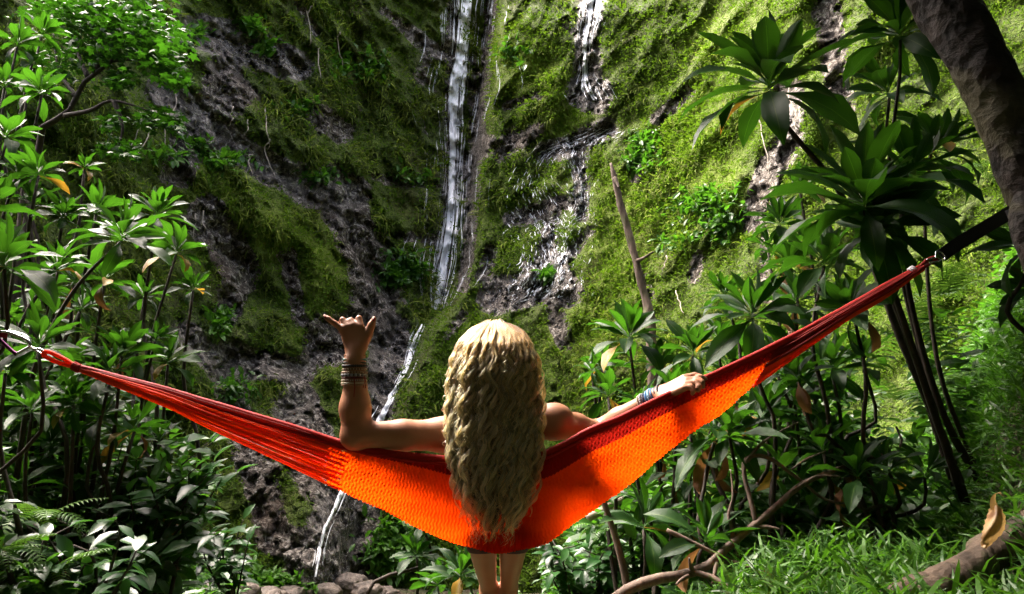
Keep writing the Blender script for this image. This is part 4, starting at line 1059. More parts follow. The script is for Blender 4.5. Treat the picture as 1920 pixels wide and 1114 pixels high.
def cloth_mat(name, red=None):
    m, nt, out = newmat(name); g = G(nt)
    red_and_shade = g.attr('red_and_shade')
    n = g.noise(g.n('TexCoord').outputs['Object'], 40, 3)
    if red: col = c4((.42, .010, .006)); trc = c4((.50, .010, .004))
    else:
        b = g.ramp(g.math('ADD', red_and_shade, g.math('MULTIPLY', g.math('SUBTRACT', n, .5), .5)), (.40, 0.), (.60, 1.))
        col = g.mix(b, c4((.82, .060, .002)), c4((.26, .007, .004))); trc = g.mix(b, c4((1.0, .066, .0012)), c4((.26, .008, .004)))  # dark red serves both red cord and the painted wing shade
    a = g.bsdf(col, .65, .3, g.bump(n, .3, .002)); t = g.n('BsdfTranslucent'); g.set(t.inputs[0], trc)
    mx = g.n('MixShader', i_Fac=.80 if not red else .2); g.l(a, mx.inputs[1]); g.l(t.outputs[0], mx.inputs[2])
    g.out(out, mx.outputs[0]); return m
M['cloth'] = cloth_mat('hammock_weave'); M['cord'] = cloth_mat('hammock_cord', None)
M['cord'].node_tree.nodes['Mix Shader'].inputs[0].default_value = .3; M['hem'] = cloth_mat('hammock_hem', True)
HBASE = P(925, 1045, 2.6)
ham = empty('hammock', HBASE, 'orange woven hammock with a red hem slung across the clearing', 'hammock')
xs = np.arange(612, 1492, 1.0); vv_ = np.r_[np.linspace(0, 1, 64), np.linspace(1.02, 1.3, 12)]
XX, VV = np.meshgrid(xs, vv_, indexing='ij')
edgeL = 26 * np.sin(VV * 23) * np.clip((650 - XX) / 40, 0, 1)
pt = hpt(XX, VV)
nr = unit(np.cross(np.gradient(pt, axis=0), np.gradient(pt, axis=1)))
hh = (_sm(HB, XX) - _sm(HT, XX))
slant = np.where(XX > 960, .35, -.12)
phs = 2 * np.pi * ((XX - slant * hh * VV) / 6.6) + 1.5 * np.sin(2 * np.pi * VV * hh / 15.0)
pt = pt + nr * (.0017 * np.sin(phs) + .0009 * np.sin(2 * np.pi * VV * hh / 7.5 + phs * .5) + .006 * fbm(pt.reshape(-1, 3) * np.array([7, 7, 14]), 2, 3).reshape(XX.shape) + .004 * np.sin(VV * 17 + XX * .012) * np.exp(-((XX - 945) / 160) ** 2))[..., None]
red_and_shade = np.where(XX > 960, 1 - sstep(-.035, .035, VV - np.interp(XX, [960, 1040, 1150, 1330, 1480], [.28, .28, .28, .33, .5])), 1 - sstep(-.04, .05, VV - np.interp(XX, [600, 660, 760, 860], [.06, .08, .12, .2]))) + .25 * np.sin(phs) * .6  # right wing's upper dark red is shade put into the colour
a_, b_ = XX.shape
ii = (np.arange(a_ - 1)[:, None] * b_ + np.arange(b_ - 1)[None])
keep = np.ones_like(ii, bool)
# open meshes between the rows of cord
op = (np.sin(phs)[:-1, :-1] < -.95) & (np.sin(2 * np.pi * VV * hh / 7.5)[:-1, :-1] > .75) & (VV[:-1, :-1] < .98)
# ragged start of the weave where the end cords come in
keep &= XX[:-1, :-1] > 628 + 26 * np.sin(VV[:-1, :-1] * 60) - 20 * VV[:-1, :-1]
keep &= XX[:-1, :-1] < 1478 - 22 * VV[:-1, :-1] * 3 + 10 * np.sin(VV[:-1, :-1] * 60)
ii = ii[keep]
me = mk_mesh('weave', (pt - HBASE).reshape(-1, 3), np.stack([ii, ii + 1, ii + b_ + 1, ii + b_], 1), {'red_and_shade': np.clip(red_and_shade, 0, 1).ravel()})
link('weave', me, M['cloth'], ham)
# red hem rope along the top edge
hx = np.linspace(146, 1730, 200)
hr = np.interp(hx, [146, 200, 400, 640, 760, 900, 1000, 1100, 1300, 1500, 1730], [.009, .010, .012, .013, .012, .011, .011, .011, .011, .011, .008])
c = hpt(hx, np.zeros(200) + .0)
mb = MB(); mb.tube(c - HBASE, hr, 12, bump=.12, bs=25)
c2 = hpt(hx, np.zeros(200) + .05) + np.array([0, -.006, -.004])
mb.tube(c2 - HBASE, hr * .45, 8, bump=.2, bs=22)
link('hem', mb.mesh('hem'), M['hem'], ham)
def cloth_tube(name, pth, r, col, seg=6):
    """Loose-laid cord: a gutter-shaped strand, open on its far side."""
    T, _, _ = frames(pth); up = unit(np.cross(T, [0, -1., 0])); fw = np.cross(up, T); n = len(pth)
    if (fw[n // 2, 1]) > 0: fw = -fw
    a_ = np.radians(np.array([-105, -55, 0, 55, 105])) if seg < 10 else np.radians(np.linspace(-180, 180, 11))
    v = (pth[:, None] + r * (np.cos(a_)[None, :, None] * fw[:, None] + np.sin(a_)[None, :, None] * up[:, None]) - HBASE).reshape(-1, 3)
    k = len(a_); i = (np.arange(n - 1)[:, None] * k + np.arange(k - 1)[None]).ravel()
    me = mk_mesh(name, v, np.stack([i, i + k, i + k + 1, i + 1], 1), {'red_and_shade': np.full(len(v), col)})
    return link(name, me, M['cord'], ham)
r = np.random.default_rng(3)
for k in range(38):                                   # end cords, near side
    v = (k + .5) / 38; v = v + r.normal(0, .006)
    x = np.linspace(150, 640 - 20 * v + 22 * math.sin(v * 60), 26)
    w = (x - 150) / 490
    pth = hpt(x, np.full(26, np.clip(v, 0, 1.02))) + np.stack([0 * x, .012 * np.sin(np.pi * w) * r.normal(0, 1), .004 * np.sin(np.pi * w) * r.normal(0, 1)], 1)
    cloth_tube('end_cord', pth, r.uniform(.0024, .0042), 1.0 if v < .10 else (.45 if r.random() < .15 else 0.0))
for k in range(26):
    v = (k + .5) / 26
    x = np.linspace(1470 - 60 * v, 1733, 16); w = (x - x[0]) / (x[-1] - x[0])
    pth = hpt(x, np.full(16, v)) + np.stack([0 * x, .012 * np.sin(np.pi * w) * r.normal(0, 1), .003 * np.sin(np.pi * w) * r.normal(0, 1)], 1)
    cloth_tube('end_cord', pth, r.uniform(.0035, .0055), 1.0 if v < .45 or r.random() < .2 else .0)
lp = smooth_path([P(146, 690, 2.33), P(120, 673, 2.33), P(92, 660, 2.33), P(82, 661, 2.33), P(84, 668, 2.33), P(110, 680, 2.33), P(146, 690, 2.33)], 40)
cloth_tube('end_loop', lp, .0072, .1, 10)
lp = smooth_path([P(1725, 500, 2.45), P(1738, 488, 2.45), P(1752, 482, 2.45), P(1755, 487, 2.45), P(1745, 494, 2.45), P(1728, 502, 2.45)], 30)
cloth_tube('end_loop', lp, .0065, 1.0, 10)
a = np.linspace(0, 40, 90)
def wrap(px, py, Y, px2, py2, r0, turns, mat, name, rr):
    p0, p1 = P(px, py, Y), P(px2, py2, Y); d = unit(p1 - p0); u = unit(np.cross(d, [0, 1, 0])); w = np.cross(d, u)
    t = np.linspace(0, 1, turns * 12); an = t * turns * 6.283
    v, f, uv = tube(p0 + (p1 - p0) * t[:, None] + r0 * (np.cos(an)[:, None] * u + np.sin(an)[:, None] * w) - HBASE, rr, 5)
    return link(name, poly_mesh(name, v, f, uv), mat, ham)
wo = wrap(138, 686, 2.33, 150, 692, .012, 4, M['hem'], 'whipping', .004)
def flat_mat(name, col, rough, spec=.5, metal=0., sc=200, bs=.2):
    m, nt, out = newmat(name); g = G(nt)
    n = g.noise(g.n('TexCoord').outputs['Object'], sc, 3)
    cc = g.mix(g.math('MULTIPLY', n, .6), c4(col), c4(tuple(x * .55 for x in col)))
    g.out(out, g.bsdf(cc, rough, spec, g.bump(n, bs, .002), Metallic=metal)); return m
M['metal'] = flat_mat('polished_steel', (.75, .76, .78), .16, .5, 1., 30, .05)
M['purple'] = flat_mat('purple_anodised', (.16, .02, .12), .25, .5, .8, 40, .05)
M['strapr'] = flat_mat('red_webbing', (.40, .012, .03), .7, .3)
M['strapb'] = flat_mat('black_webbing', (.010, .010, .012), .6, .3)
M['white'] = flat_mat('pale_twine', (.65, .64, .68), .7, .3)
wrap(1706, 511, 2.46, 1716, 504, .014, 3, M['white'], 'whipping', .0035)

def solid(name, path, r, mat, par, base, seg=8, n=40, closed=False):
    pts = [P(*q) for q in path]
    if closed: pts = pts + [pts[0]]
    v, f, uv = tube(smooth_path(pts, n) - base, r, seg); return link(name, poly_mesh(name, v, f, uv), mat, par)
cb = P(57, 650, 2.33)
car = empty('carabiner', cb, 'silver wire carabiner with a purple sleeve linking the orange loop to the red strap', 'carabiner', 'carabiners of the hammock')
solid('spine', [(0, 622, 2.33), (14, 623, 2.33), (32, 629, 2.33), (50, 637, 2.33), (57, 645, 2.33), (56, 650, 2.33)], .0052, M['metal'], car, cb)
solid('gate', [(16, 620, 2.345), (34, 624, 2.345), (52, 632, 2.345), (58, 642, 2.345)], .0032, M['metal'], car, cb)
solid('nose', [(56, 650, 2.33), (45, 656, 2.33), (30, 664, 2.33)], .0048, M['metal'], car, cb)
solid('sleeve', [(31, 664, 2.33), (20, 656, 2.33), (4, 641, 2.33), (-6, 630, 2.33), (0, 622, 2.33)], .0062, M['purple'], car, cb)
solid('link', [(55, 648, 2.33), (64, 654, 2.325), (74, 654, 2.33), (84, 660, 2.33), (87, 664, 2.335), (80, 664, 2.34), (68, 658, 2.34)], .0036, M['metal'], car, cb, closed=True)
def strap(name, pts, w, mat, par, base, up=(0, 0, 1)):
    c = smooth_path(np.array(pts), 24); T = unit(np.gradient(c, axis=0)); S = unit(np.cross(T, [0, 1., 0])); N = np.cross(S, T)
    cr = [(-1, -1), (1, -1), (1, 1), (-1, 1)]
    v = np.stack([c + S * w / 2 * a + N * .0015 * b for a, b in cr], 1).reshape(-1, 3)
    i = np.arange(23)[:, None] * 4; j = np.arange(4)[None]
    f = np.stack([i + j, i + (j + 1) % 4, i + 4 + (j + 1) % 4, i + 4 + j], -1).reshape(-1, 4)
    f = np.vstack([f, [[0, 3, 2, 1]], [[92, 93, 94, 95]]])
    return poly_mesh(name, v - base, f, np.zeros((96, 2)), False)
b0 = P(4, 628, 2.33)
tag(link('strap', strap('strap', [P(14, 628, 2.33), P(0, 626, 2.33), P(-60, 604, 2.3), P(-420, 470, 2.2)], .026, M['strapr'], None, b0), M['strapr'], loc=tuple(b0)), 'crimson webbing strap running off the picture edge from the carabiner', 'strap')
cb = P(1755, 487, 2.45)
car = empty('carabiner', cb, 'small bright steel carabiner joining the red cord to the black strap', 'carabiner', 'carabiners of the hammock')
solid('spine', [(1738, 487, 2.44), (1748, 484, 2.44), (1758, 483, 2.44), (1764, 487, 2.44)], .0034, M['metal'], car, cb, 8, 24)
solid('gate', [(1742, 494, 2.44), (1752, 491, 2.44), (1760, 490, 2.44), (1764, 487, 2.44)], .0034, M['metal'], car, cb, 8, 24)
solid('nose', [(1754, 484, 2.44), (1755, 478, 2.44), (1756, 472, 2.44), (1766, 474, 2.44), (1772, 482, 2.44), (1770, 488, 2.44), (1764, 487, 2.44)], .0030, M['metal'], car, cb, 8, 30)
b0 = P(1770, 480, 2.45)
bs_ = empty('strap', b0, 'wide black webbing strap tying the hammock to the leaning trunk', 'strap')
link('webbing', strap('webbing', [P(1764, 480, 2.45), P(1800, 455, 2.44), P(1850, 425, 2.40), P(1905, 392, 2.33)], .048, M['strapb'], None, b0), M['strapb'], bs_)
ci = int(np.argmin(np.linalg.norm(ctr - P(1925, 400, 2.3), axis=1)))
T, N, B = frames(ctr); an = np.linspace(0, 6.283, 40)
rw = []
for h_ in (-.024, .024):
    rw.append(ctr[ci] + T[ci] * h_ + (np.cos(an)[:, None] * N[ci] + np.sin(an)[:, None] * B[ci]) * (rad[ci] * 1.13))
vv = np.stack(rw, 1).reshape(-1, 3) - b0; i = np.arange(39) * 2
link('trunk_loop', mk_mesh('trunk_loop', vv, np.stack([i, i + 1, i + 3, i + 2], 1)), M['strapb'], bs_)

# ---------------------------------------------------------------- the woman: body as one surface from blended volumes
def surface_nets(f, org, h):
    s = f < 0
    c = sum(s[a:f.shape[0] - 1 + a, b:f.shape[1] - 1 + b, d:f.shape[2] - 1 + d].astype(np.int8) for a in (0, 1) for b in (0, 1) for d in (0, 1))
    act = (c > 0) & (c < 8)
    ijk = np.argwhere(act); idx = np.full(act.shape, -1, np.int64); idx[act] = np.arange(len(ijk))
    acc = np.zeros((len(ijk), 3)); cnt = np.zeros(len(ijk))
    cor = [(a, b, d) for a in (0, 1) for b in (0, 1) for d in (0, 1)]
    for p in range(8):
        for q in range(p + 1, 8):
            if sum(abs(x - y) for x, y in zip(cor[p], cor[q])) != 1: continue
            fa = f[tuple((ijk + cor[p]).T)]; fb = f[tuple((ijk + cor[q]).T)]
            k = (fa < 0) != (fb < 0); t = fa[k] / (fa[k] - fb[k])
            acc[k] += np.array(cor[p]) + t[:, None] * (np.array(cor[q]) - np.array(cor[p])); cnt[k] += 1
    v = org + h * (ijk + acc / cnt[:, None])
    fs = []
    for ax in range(3):
        o1, o2 = [(1, 2), (2, 0), (0, 1)][ax]
        sl0 = [slice(1, -1)] * 3; sl0[ax] = slice(0, -1); sl1 = list(sl0); sl1[ax] = slice(1, None)
        A = s[tuple(sl0)]; Bq = s[tuple(sl1)]
        e = np.argwhere(A != Bq); fl = A[tuple(e.T)]
        off = np.ones(3, int); off[ax] = 0; e = e + off
        d1 = np.zeros(3, int); d1[o1] = 1; d2 = np.zeros(3, int); d2[o2] = 1
        qd = np.stack([idx[tuple((e - d1 - d2).T)], idx[tuple((e - d2).T)], idx[tuple(e.T)], idx[tuple((e - d1).T)]], 1)
        qd[~fl] = qd[~fl][:, ::-1]; fs.append(qd)
    return v, np.vstack(fs)

class SDF:
    def __init__(s, lo, hi, h):
        s.lo = np.array(lo, float); s.h = h; s.n = np.ceil((np.array(hi) - lo) / h).astype(int) + 1
        s.f = np.full(s.n, 1.0, np.float32)
    def _box(s, lo, hi):
        a = np.clip(np.floor((lo - s.lo) / s.h).astype(int), 0, s.n - 1); b = np.clip(np.ceil((hi - s.lo) / s.h).astype(int) + 1, 1, s.n)
        g_ = np.meshgrid(*[s.lo[k] + s.h * np.arange(a[k], b[k]) for k in range(3)], indexing='ij')
        return tuple(slice(a[k], b[k]) for k in range(3)), np.stack(g_, -1).astype(np.float32)
    def _put(s, sl, d, k):
        f = s.f[sl]
        hh = np.clip(.5 + .5 * (f - d) / k, 0, 1)
        s.f[sl] = f * (1 - hh) + d * hh - k * hh * (1 - hh)
    def cone(s, a, b, ra, rb, k=.02):
        a, b = np.asarray(a, float), np.asarray(b, float); m_ = max(ra, rb) + .05
        sl, p = s._box(np.minimum(a, b) - m_, np.maximum(a, b) + m_)
        ab = b - a; t = np.clip(((p - a) @ ab) / (ab @ ab), 0, 1)
        d = np.linalg.norm(p - (a + t[..., None] * ab), axis=-1) - (ra + (rb - ra) * t)
        s._put(sl, d.astype(np.float32), k)
    def ell(s, c, r, k=.03, rot=None):
        c = np.asarray(c, float); r = np.asarray(r, float); m_ = r.max() + .05
        sl, p = s._box(c - m_, c + m_); q = p - c
        if rot is not None: q = q @ np.array(rot.to_matrix())
        l = np.linalg.norm(q / r, axis=-1); l2 = np.linalg.norm(q / r ** 2, axis=-1) + 1e-6
        s._put(sl, (l * (l - 1) / l2).astype(np.float32), k)
    def chain(s, pts, rr, k=.006):
        for (a, b, ra, rb) in zip(pts[:-1], pts[1:], rr[:-1], rr[1:]): s.cone(a, b, ra, rb, k)

cxb = 932
hip = {}; knee = {}; ank = {}
for sd in (-1, 1):
    hip[sd] = P(cxb, 985, 2.63) + [sd * .085, .02, -.02]; knee[sd] = np.array([P(cxb + 3, 900, 2.95)[0] + sd * .040, 3.05, Z0 - .47]); ank[sd] = np.array([knee[sd][0] + sd * .01, 3.03, Z0 - .90])
def torso(S):
    S.ell(P(cxb, 850, 2.60), (.142, .092, .165), .04)
    S.ell(P(cxb, 800, 2.59), (.150, .075, .085), .04)
    S.ell(P(cxb, 925, 2.61), (.118, .085, .13), .05)
    S.ell(P(cxb, 965, 2.635), (.160, .105, .100), .05)
    for sd in (-1, 1):
        S.ell(P(cxb, 972, 2.61) + [sd * .076, 0, -.01], (.086, .10, .082), .03)
def thighs(S):
    for sd in (-1, 1):
        S.cone(hip[sd] * np.array([1, 1, 1]) + [-sd * .020, .03, 0], knee[sd], .060, .033, .006)
S = SDF((-.70, 2.28, Z0 - 1.16), (.76, 3.20, Z0 + .62), .0052)
torso(S); thighs(S)
for sd in (-1, 1):
    S.cone(knee[sd], knee[sd] * .55 + ank[sd] * .45 + [0, -.02, 0], .038, .042, .02); S.cone(knee[sd] * .55 + ank[sd] * .45 + [0, -.02, 0], ank[sd], .042, .030, .02)
    S.cone(ank[sd], ank[sd] + [sd * .02, .10, -.055], .032, .030, .03); S.cone(ank[sd] + [sd * .02, .10, -.055], ank[sd] + [sd * .03, .17, -.068], .032, .018, .02); S.cone(ank[sd], ank[sd] + [0, -.03, -.05], .032, .03, .02)
    for q in range(5): S.cone(ank[sd] + [sd * .03 + (q - 2) * .014, .165, -.07], ank[sd] + [sd * .03 + (q - 2) * .015, .20 - .006 * abs(q - 2), -.074], .010, .008, .006)
nb = P(cxb, 772, 2.58)
S.cone(nb + [0, 0, -.03], nb + [0, .01, .09], .056, .050, .04)
hc = P(cxb, 684, 2.575)
S.ell(hc + [0, -.01, .03], (.078, .098, .095), .02); S.ell(hc + [0, .035, -.035], (.062, .068, .085), .03)
S.ell(hc + [0, .112, -.012], (.012, .018, .022), .012); S.ell(hc + [0, .104, -.058], (.024, .010, .008), .008); S.ell(hc + [0, .088, -.10], (.022, .020, .018), .02)
for sd in (-1, 1):
    S.ell(hc + [sd * .03, .094, .012], (.015, .010, .009), .006); S.ell(hc + [sd * .078, .0, -.01], (.010, .018, .030), .008)
# arms
SL_, EL_, WL_ = P(838, 816, 2.57), P(667, 817, 2.47), P(666, 668, 2.44)
SR_, ER_, WR_ = P(1036, 792, 2.58), P(1118, 812, 2.80), P(1232, 742, 2.60)
for s0 in (SL_, SR_): S.cone(P(cxb, 785, 2.585), s0, .062, .056, .05)
S.ell(SR_ + [.016, -.005, .010], (.056, .054, .054), .04); S.ell(SL_ + [-.02, -.0, .005], (.062, .055, .055), .03)
mu = SL_ * .5 + EL_ * .5
S.cone(SL_, mu + [0, 0, .0], .056, .054, .03); S.cone(mu, EL_ + [.02, 0, .002], .054, .045, .02); S.ell(EL_ + [-.008, 0, -.004], (.044, .042, .044), .03)
mf = EL_ * .66 + WL_ * .34
S.cone(EL_ + [0, 0, .01], mf + [-.002, 0, 0], .045, .050, .03); S.cone(mf, WL_ + [0, 0, -.02], .050, .034, .03); S.cone(WL_ + [0, 0, -.02], WL_ + [0, 0, .02], .034, .031, .02)
mu = SR_ * .5 + ER_ * .5
S.cone(SR_, mu, .056, .054, .03); S.cone(mu, ER_, .054, .046, .02); mf = ER_ * .6 + WR_ * .4
S.cone(ER_, mf, .046, .042, .02); S.cone(mf, WR_, .042, .027, .02)
# raised hand: back of the hand to the viewer, thumb and little finger out
YH = 2.435
def H(px, py, d=0.): return P(px, py, YH + d)
kn = {'p': H(642, 618), 'r': H(652, 613), 'm': H(664, 610), 'i': H(677, 613)}
for q, w in zip('prmi', (657, 662, 668, 674)): S.cone(H(w, 658, .004), kn[q], .016, .0125, .014)
S.ell(H(664, 636, .006), (.036, .016, .045), .012)
S.chain([kn['p'], H(627, 606), H(616, 598), H(608.5, 593)], [.0125, .0108, .0098, .0078])
for q, pip, dip, tip in (('r', H(642.5, 600, .012), H(645, 603, .045), H(650, 616, .045)), ('m', H(657.5, 601, .010), H(659, 603, .045), H(662, 618, .046)), ('i', H(673, 597, .012), H(672, 601, .046), H(671, 617, .046))):
    S.chain([kn[q], pip, dip, tip], [.0125, .0118, .0105, .0090], .004)
S.cone(H(678, 650, .006), H(690, 628, .006), .020, .0165, .016); S.chain([H(690, 628, .006), H(696, 611, .004), H(701.5, 597.5, .0)], [.0165, .0135, .0098], .008)
# gripping hand laid over the hem
YG = 2.53
def K(px, py, d=0.): return P(px, py, YG + d)
k4 = {'i': K(1283, 708, .01), 'm': K(1287, 714, -.012), 'r': K(1286, 721, -.028), 'p': K(1281, 728, -.04)}
for q, w in zip('imrp', ((1240, 733, .06), (1241, 738, .045), (1241, 743, .035), (1240, 748, .025))): S.cone(K(*w), k4[q], .017, .0125, .014)
S.cone(WR_, K(1246, 737, .045), .028, .026, .02)
S.chain([k4['i'], K(1303, 703, .0), K(1316, 707, -.015), K(1324, 711, -.02)], [.0125, .0105, .0095, .0075], .005)
S.chain([k4['m'], K(1309, 709, -.025), K(1317, 717, -.045), K(1318, 726, -.045)], [.0125, .0110, .0098, .0080], .005)
S.chain([k4['r'], K(1305, 716, -.040), K(1311, 725, -.055), K(1309, 733, -.050)], [.0125, .0110, .0098, .0080], .005)
S.chain([k4['p'], K(1296, 725, -.052), K(1301, 732, -.058), K(1298, 739, -.052)], [.0115, .0100, .0090, .0075], .005)
S.chain([K(1252, 738, .05), K(1275, 735, .07), K(1296, 728, .06)], [.016, .0135, .010], .012)
BB = np.array([P(cxb, 985, 2.6)[0], 2.62, Z0 - 1.10])
bv, bf = surface_nets(S.f, S.lo, S.h)
# one round of smoothing
for _ in range(2):
    acc = np.zeros_like(bv); cn = np.zeros(len(bv))
    for a, b in ((0, 1), (1, 2), (2, 3), (3, 0)):
        np.add.at(acc, bf[:, a], bv[bf[:, b]]); np.add.at(acc, bf[:, b], bv[bf[:, a]]); np.add.at(cn, bf[:, a], 1); np.add.at(cn, bf[:, b], 1)
    bv = bv * .55 + .45 * acc / np.maximum(cn, 1)[:, None]
m, nt, out = newmat('skin'); g = G(nt)
co = g.n('TexCoord').outputs['Object']; n1 = g.noise(co, 9, 4); n2 = g.noise(co, 260, 3)
col = g.mix(n1, c4((.33, .140, .075)), c4((.44, .205, .118)))
g.out(out, g.bsdf(col, .46, .4, g.bump(n2, .12, .001), Subsurface_Weight=.12, Subsurface_Radius=(.012, .005, .003), Subsurface_Scale=.5)); M['skin'] = m
woman = empty('person', BB, 'person with long wavy blond hair leaning back in the hammock, one arm raised', 'person')
link('body', mk_mesh('body', bv - BB, bf), M['skin'], woman)
# swimsuit
M['suit'] = flat_mat('swimsuit', (.05, .008, .012), .7, .3)
def suit(name, lo_z, hi_z, th):
    Q = SDF((-.30, 2.40, lo_z - .02), (.26, 2.95, hi_z + .02), .006); torso(Q)
    if th: thighs(Q)
    zz = Q.lo[2] + Q.h * np.arange(Q.n[2]); slab = np.maximum(lo_z - zz, zz - hi_z)
    f = np.maximum(Q.f - .005, slab[None, None, :].astype(np.float32))
    v, q = surface_nets(f, Q.lo, Q.h); link(name, mk_mesh(name, v - BB, q), M['suit'], woman)
zc = P(cxb, 850, 2.5)[2]; suit('swimsuit_top', zc - .03, zc + .0, False)
zc = P(cxb, 990, 2.6)[2]; suit('swimsuit_bottom', zc - .10, zc + .03, True)
v, f, uv = tube(smooth_path([P(1004, 800, 2.535), P(1010, 775, 2.525), P(1011, 758, 2.545), P(1004, 748, 2.58), P(985, 760, 2.64)], 24) - BB, .0035, 6); link('swimsuit_strap', poly_mesh('swimsuit_strap', v, f, uv), M['white'], woman)
# nails
M['nail'] = flat_mat('nail_polish', (.36, .02, .02), .2, .5, 0., 50, 0.)
def nail(p, d, nrm, L, mat):
    import bmesh
    bm = bmesh.new(); bmesh.ops.create_uvsphere(bm, u_segments=10, v_segments=6, radius=1.0)
    x = Vector(d).normalized(); z = Vector(nrm).normalized(); y = z.cross(x).normalized(); z = x.cross(y)
    bm.transform(Matrix((x, y, z)).transposed().to_4x4() @ Matrix.Diagonal((L, L * .62, L * .25, 1)))
    me = bpy.data.meshes.new('fingernail'); bm.to_mesh(me); bm.free()
    o = link('fingernail', me, mat, woman, tuple(p - BB)); return o
nail(H(610.5, 594.5, -.0072), H(608, 593) - H(616, 598), (0, -1, .2), .0065, M['nail'])
nail(H(701, 599, -.0085), H(701.5, 597.5) - H(696, 611), (.3, -1, .1), .0070, M['nail'])
M['nailp'] = flat_mat('nail_plain', (.55, .36, .30), .3, .5, 0., 50, 0.)
nail(K(1322, 708.5, -.022), K(1324, 711) - K(1316, 707), (.1, -.5, .9), .0055, M['nailp'])

# bracelets
def bracelet(c, ax, rx, ry, mat, rr, beads=0, bm_=None, name='bracelet', tilt=0.):
    ax = unit(np.asarray(ax, float)); u = unit(np.cross(ax, [0, 1., 0])); w = np.cross(ax, u)
    a = np.linspace(0, 2 * np.pi, 37)
    ring = lambda t: c + u * (rx * np.cos(t))[:, None] + w * (ry * np.sin(t))[:, None] + ax * (tilt * np.sin(t + 1.))[:, None]
    v, f, uv = tube(ring(a) - BB, rr, 8, cap=False)
    o = link(name, poly_mesh(name, v, f, uv), mat, woman)
    if beads:
        t = np.linspace(0, 2 * np.pi, beads, endpoint=False); pc = ring(t) - BB
        import bmesh
        bm = bmesh.new(); bmesh.ops.create_icosphere(bm, subdivisions=2, radius=1.0); sv = np.array([x.co[:] for x in bm.verts]); sf = np.array([[q.index for q in p.verts] for p in bm.faces]); bm.free()
        vb = (pc[:, None] + sv[None] * rr * 1.5).reshape(-1, 3); fb_ = (sf[None] + (np.arange(beads) * len(sv))[:, None, None]).reshape(-1, 3)
        link('beads', mk_mesh('beads', vb, fb_), bm_, o)
    return o
BC = {k: flat_mat('bracelet_' + k, c, .5) for k, c in dict(orange=(.45, .14, .02), black=(.012, .012, .014), teal=(.10, .22, .20), maroon=(.12, .012, .02), cream=(.55, .45, .33), tan=(.34, .22, .12), red=(.30, .01, .015), blue=(.05, .16, .34), navy=(.015, .02, .06), sky=(.22, .42, .60), grey=(.3, .3, .32)).items()}
axL = WL_ - EL_
def wl(py): return P(np.interp(py, [660, 720], [666, 664]), py, 2.443)
for py, rx, mt, rr, bd, bm_ in ((667, .036, 'orange', .0022, 0, None), (671, .0365, 'orange', .0015, 0, None), (675, .0375, 'black', .0032, 30, 'teal'), (681, .038, 'black', .0042, 0, None), (687, .0385, 'black', .0038, 34, 'black'), (693, .0395, 'maroon', .0022, 26, 'cream'), (699, .0405, 'maroon', .0034, 28, 'tan'),
                                (704, .0405, 'black', .0040, 20, 'grey'), (709, .0410, 'maroon', .0030, 0, None), (714, .0415, 'maroon', .0026, 34, 'cream'), (719, .0425, 'cream', .0030, 0, None), (722.5, .0430, 'tan', .0022, 0, None)):
    bracelet(wl(py), axL, rx + .001, rx * .96, BC[mt], rr, bd, BC[bm_] if bm_ else None, tilt=.0015)
for q in ([(664, 708), (665, 725), (663.5, 745)], [(682, 706), (686, 716), (685, 728)], [(683, 704), (684, 715), (681, 727)]):
    v, f, uv = tube(smooth_path([P(a, b, 2.398) for a, b in q], 14) - BB, .0016, 5); link('bracelet_thread', poly_mesh('bracelet_thread', v, f, uv), BC['red'], woman)
axR = WR_ - (ER_ * .6 + WR_ * .4)
for t, rx, mt, rr, bd, bm_ in ((.62, .0345, 'cream', .0026, 34, 'cream'), (.69, .034, 'black', .0040, 26, 'grey'), (.76, .0335, 'navy', .0035, 0, None), (.83, .033, 'blue', .0050, 0, None), (.90, .0325, 'sky', .0045, 30, 'sky'), (.97, .032, 'blue', .0038, 0, None), (1.05, .031, 'navy', .0030, 0, None), (1.13, .030, 'black', .0034, 30, 'black')):
    bracelet((ER_ * .6 + WR_ * .4) + axR * t, axR, rx, rx, BC[mt], rr, bd, BC[bm_] if bm_ else None, tilt=.002)

# ---------------------------------------------------------------- hair
r = np.random.default_rng(41)
PYt = [597, 606, 620, 642, 670, 700, 760, 820, 860, 900, 940, 970, 1005]
LEt = [925, 905, 883, 866, 856, 851, 846, 846, 851, 860, 869, 877, 888]
RIt = [937, 951, 974, 989, 999, 1005, 1009, 1005, 1003, 998, 988, 977, 960]
YBt = [2.575, 2.535, 2.50, 2.462, 2.442, 2.436, 2.432, 2.422, 2.415, 2.408, 2.405, 2.404, 2.404]
YCt = [2.59, 2.585, 2.58, 2.575, 2.57, 2.565, 2.54, 2.50, 2.485, 2.475, 2.47, 2.465, 2.46]
NP = 46
def lock(a, d, py0, py1):
    s = np.linspace(0, 1, NP); py = py0 + (py1 - py0) * s ** .94
    le, ri = np.interp(py, PYt, LEt), np.interp(py, PYt, RIt)
    x = (le + ri) / 2 + a * (ri - le) / 2 * d
    yc, yb = np.interp(py, PYt, YCt), np.interp(py, PYt, YBt)
    Y = yc - (yc - yb) * np.sqrt(np.maximum(0, 1 - (a * .92) ** 2)) * d
    return P(x, py, Y), s
pos = []; sh = []; radii = []
def strand(c, s, ph, lam, amp, jit, tint):
    L = np.r_[0, np.cumsum(np.linalg.norm(np.diff(c, axis=0), axis=1))]
    A = amp * (.25 * sstep(0, .06, s) + .75 * sstep(.03, .26, s)) ; th = 2 * np.pi * L / lam + ph
    p = c.copy()
    p[:, 0] += A * np.sin(th) + jit[0] * (.75 + .5 * s - .95 * s * s); p[:, 1] += .25 * A * np.cos(th) + jit[1] * (.75 + .5 * s - .95 * s * s); p[:, 2] += jit[2] * .3
    pos.append(p); sh.append(tint)
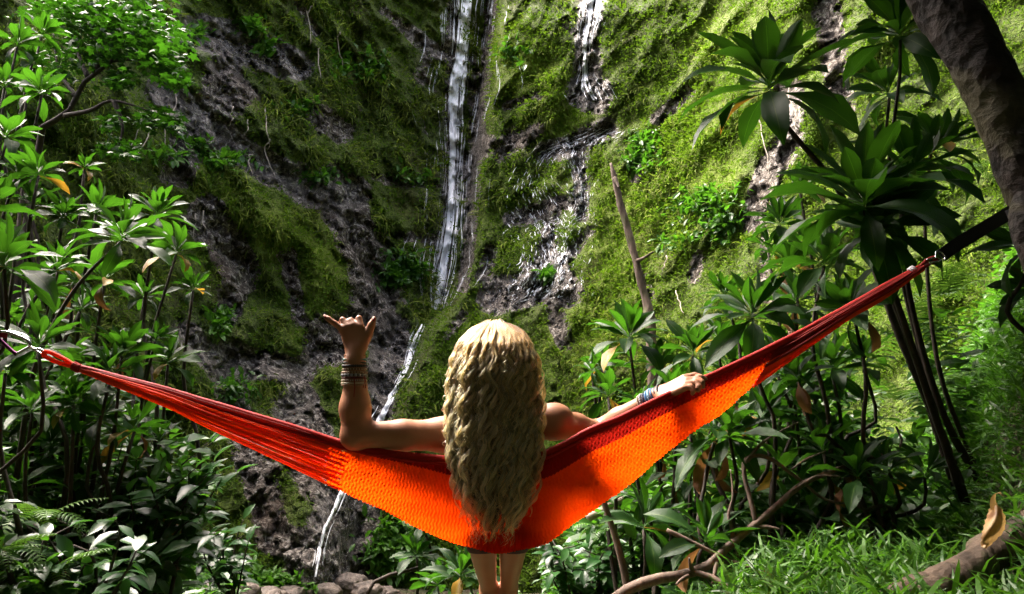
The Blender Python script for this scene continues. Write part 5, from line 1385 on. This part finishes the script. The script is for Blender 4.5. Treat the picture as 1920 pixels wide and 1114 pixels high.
def locks(num, d0, d1, t0, t1, nh0, nh1, w0, w1, a0, a1, even=False):
    for k in range(num):
        a = math.sin(-1.48 + 2.96 * (k + r.uniform(.1, .9)) / num) if even else math.sin(r.uniform(-1.5, 1.5))
        d = r.uniform(d0, d1)
        ln = r.uniform(.84, 1.03) if r.random() < .7 else r.uniform(.5, .85)
        end = 600 + (1005 - 30 * a * a - 600) * ln
        c, s = lock(a, d, 599 + r.uniform(0, 10) + 8 * abs(a), end)
        ph = r.uniform(0, 6.28); lam = r.uniform(.085, .125); amp = r.uniform(a0, a1)
        base_t = r.uniform(t0, t1)
        nh = int(r.integers(nh0, nh1)); w = r.uniform(w0, w1)
        wander = r.normal(0, .010) * s ** 1.3 + .009 * np.sin(s * r.uniform(2, 6) + r.uniform(0, 6)) * s
        c = c + np.stack([wander, -np.abs(wander) * .4, 0 * s], 1)
        for q in range(nh):
            rr_ = math.sqrt(r.random()) * w; th = r.uniform(0, 6.283)
            strand(c, s, ph + r.normal(0, .12), lam * r.uniform(.99, 1.01), amp * r.uniform(.92, 1.08), (rr_ * math.cos(th), rr_ * .55 * math.sin(th), r.normal(0, .004)), np.clip(base_t + r.normal(0, .15), 0, 1))
locks(80, .55, .86, .0, .14, 22, 34, .010, .018, .002, .005)      # inner layers tinted dark to paint the shade between locks
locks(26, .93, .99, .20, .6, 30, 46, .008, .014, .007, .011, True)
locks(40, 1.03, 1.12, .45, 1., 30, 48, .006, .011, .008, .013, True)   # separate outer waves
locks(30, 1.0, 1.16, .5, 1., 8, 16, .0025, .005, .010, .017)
for k in range(420):                                   # flyaway hairs
    a = math.sin(r.uniform(-1.5, 1.5)) * r.uniform(.9, 1.06); c, s = lock(a, 1.03, 597 + r.uniform(0, 60), r.uniform(800, 1025))
    strand(c, s, r.uniform(0, 6.28), r.uniform(.03, .07), r.uniform(.006, .014), r.normal(0, .007, 3), r.uniform(.4, 1))
pos = np.stack(pos); nS = len(pos)
hc_ = bpy.data.hair_curves.new('hair'); hc_.add_curves([NP] * nS)
hc_.position_data.foreach_set('vector', np.ascontiguousarray((pos - BB).reshape(-1), np.float32))
rd = hc_.attributes.get('radius') or hc_.attributes.new('radius', 'FLOAT', 'POINT')
rd.data.foreach_set('value', np.tile(np.interp(np.linspace(0, 1, NP), [0, .1, .8, 1], [.0006, .0010, .0009, .0003]), nS).astype(np.float32))
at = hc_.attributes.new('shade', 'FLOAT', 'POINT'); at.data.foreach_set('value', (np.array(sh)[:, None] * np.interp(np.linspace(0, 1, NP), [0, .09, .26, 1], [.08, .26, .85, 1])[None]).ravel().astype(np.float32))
m, nt, out = newmat('blond_hair'); g = G(nt)
hb = g.n('BsdfHairPrincipled'); hb.model = 'CHIANG'; hb.parametrization = 'COLOR'
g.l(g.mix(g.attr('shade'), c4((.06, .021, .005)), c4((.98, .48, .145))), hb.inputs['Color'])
hb.inputs['Roughness'].default_value = .34; hb.inputs['Radial Roughness'].default_value = .45
g.out(out, hb.outputs[0])
hc_.materials.append(m)
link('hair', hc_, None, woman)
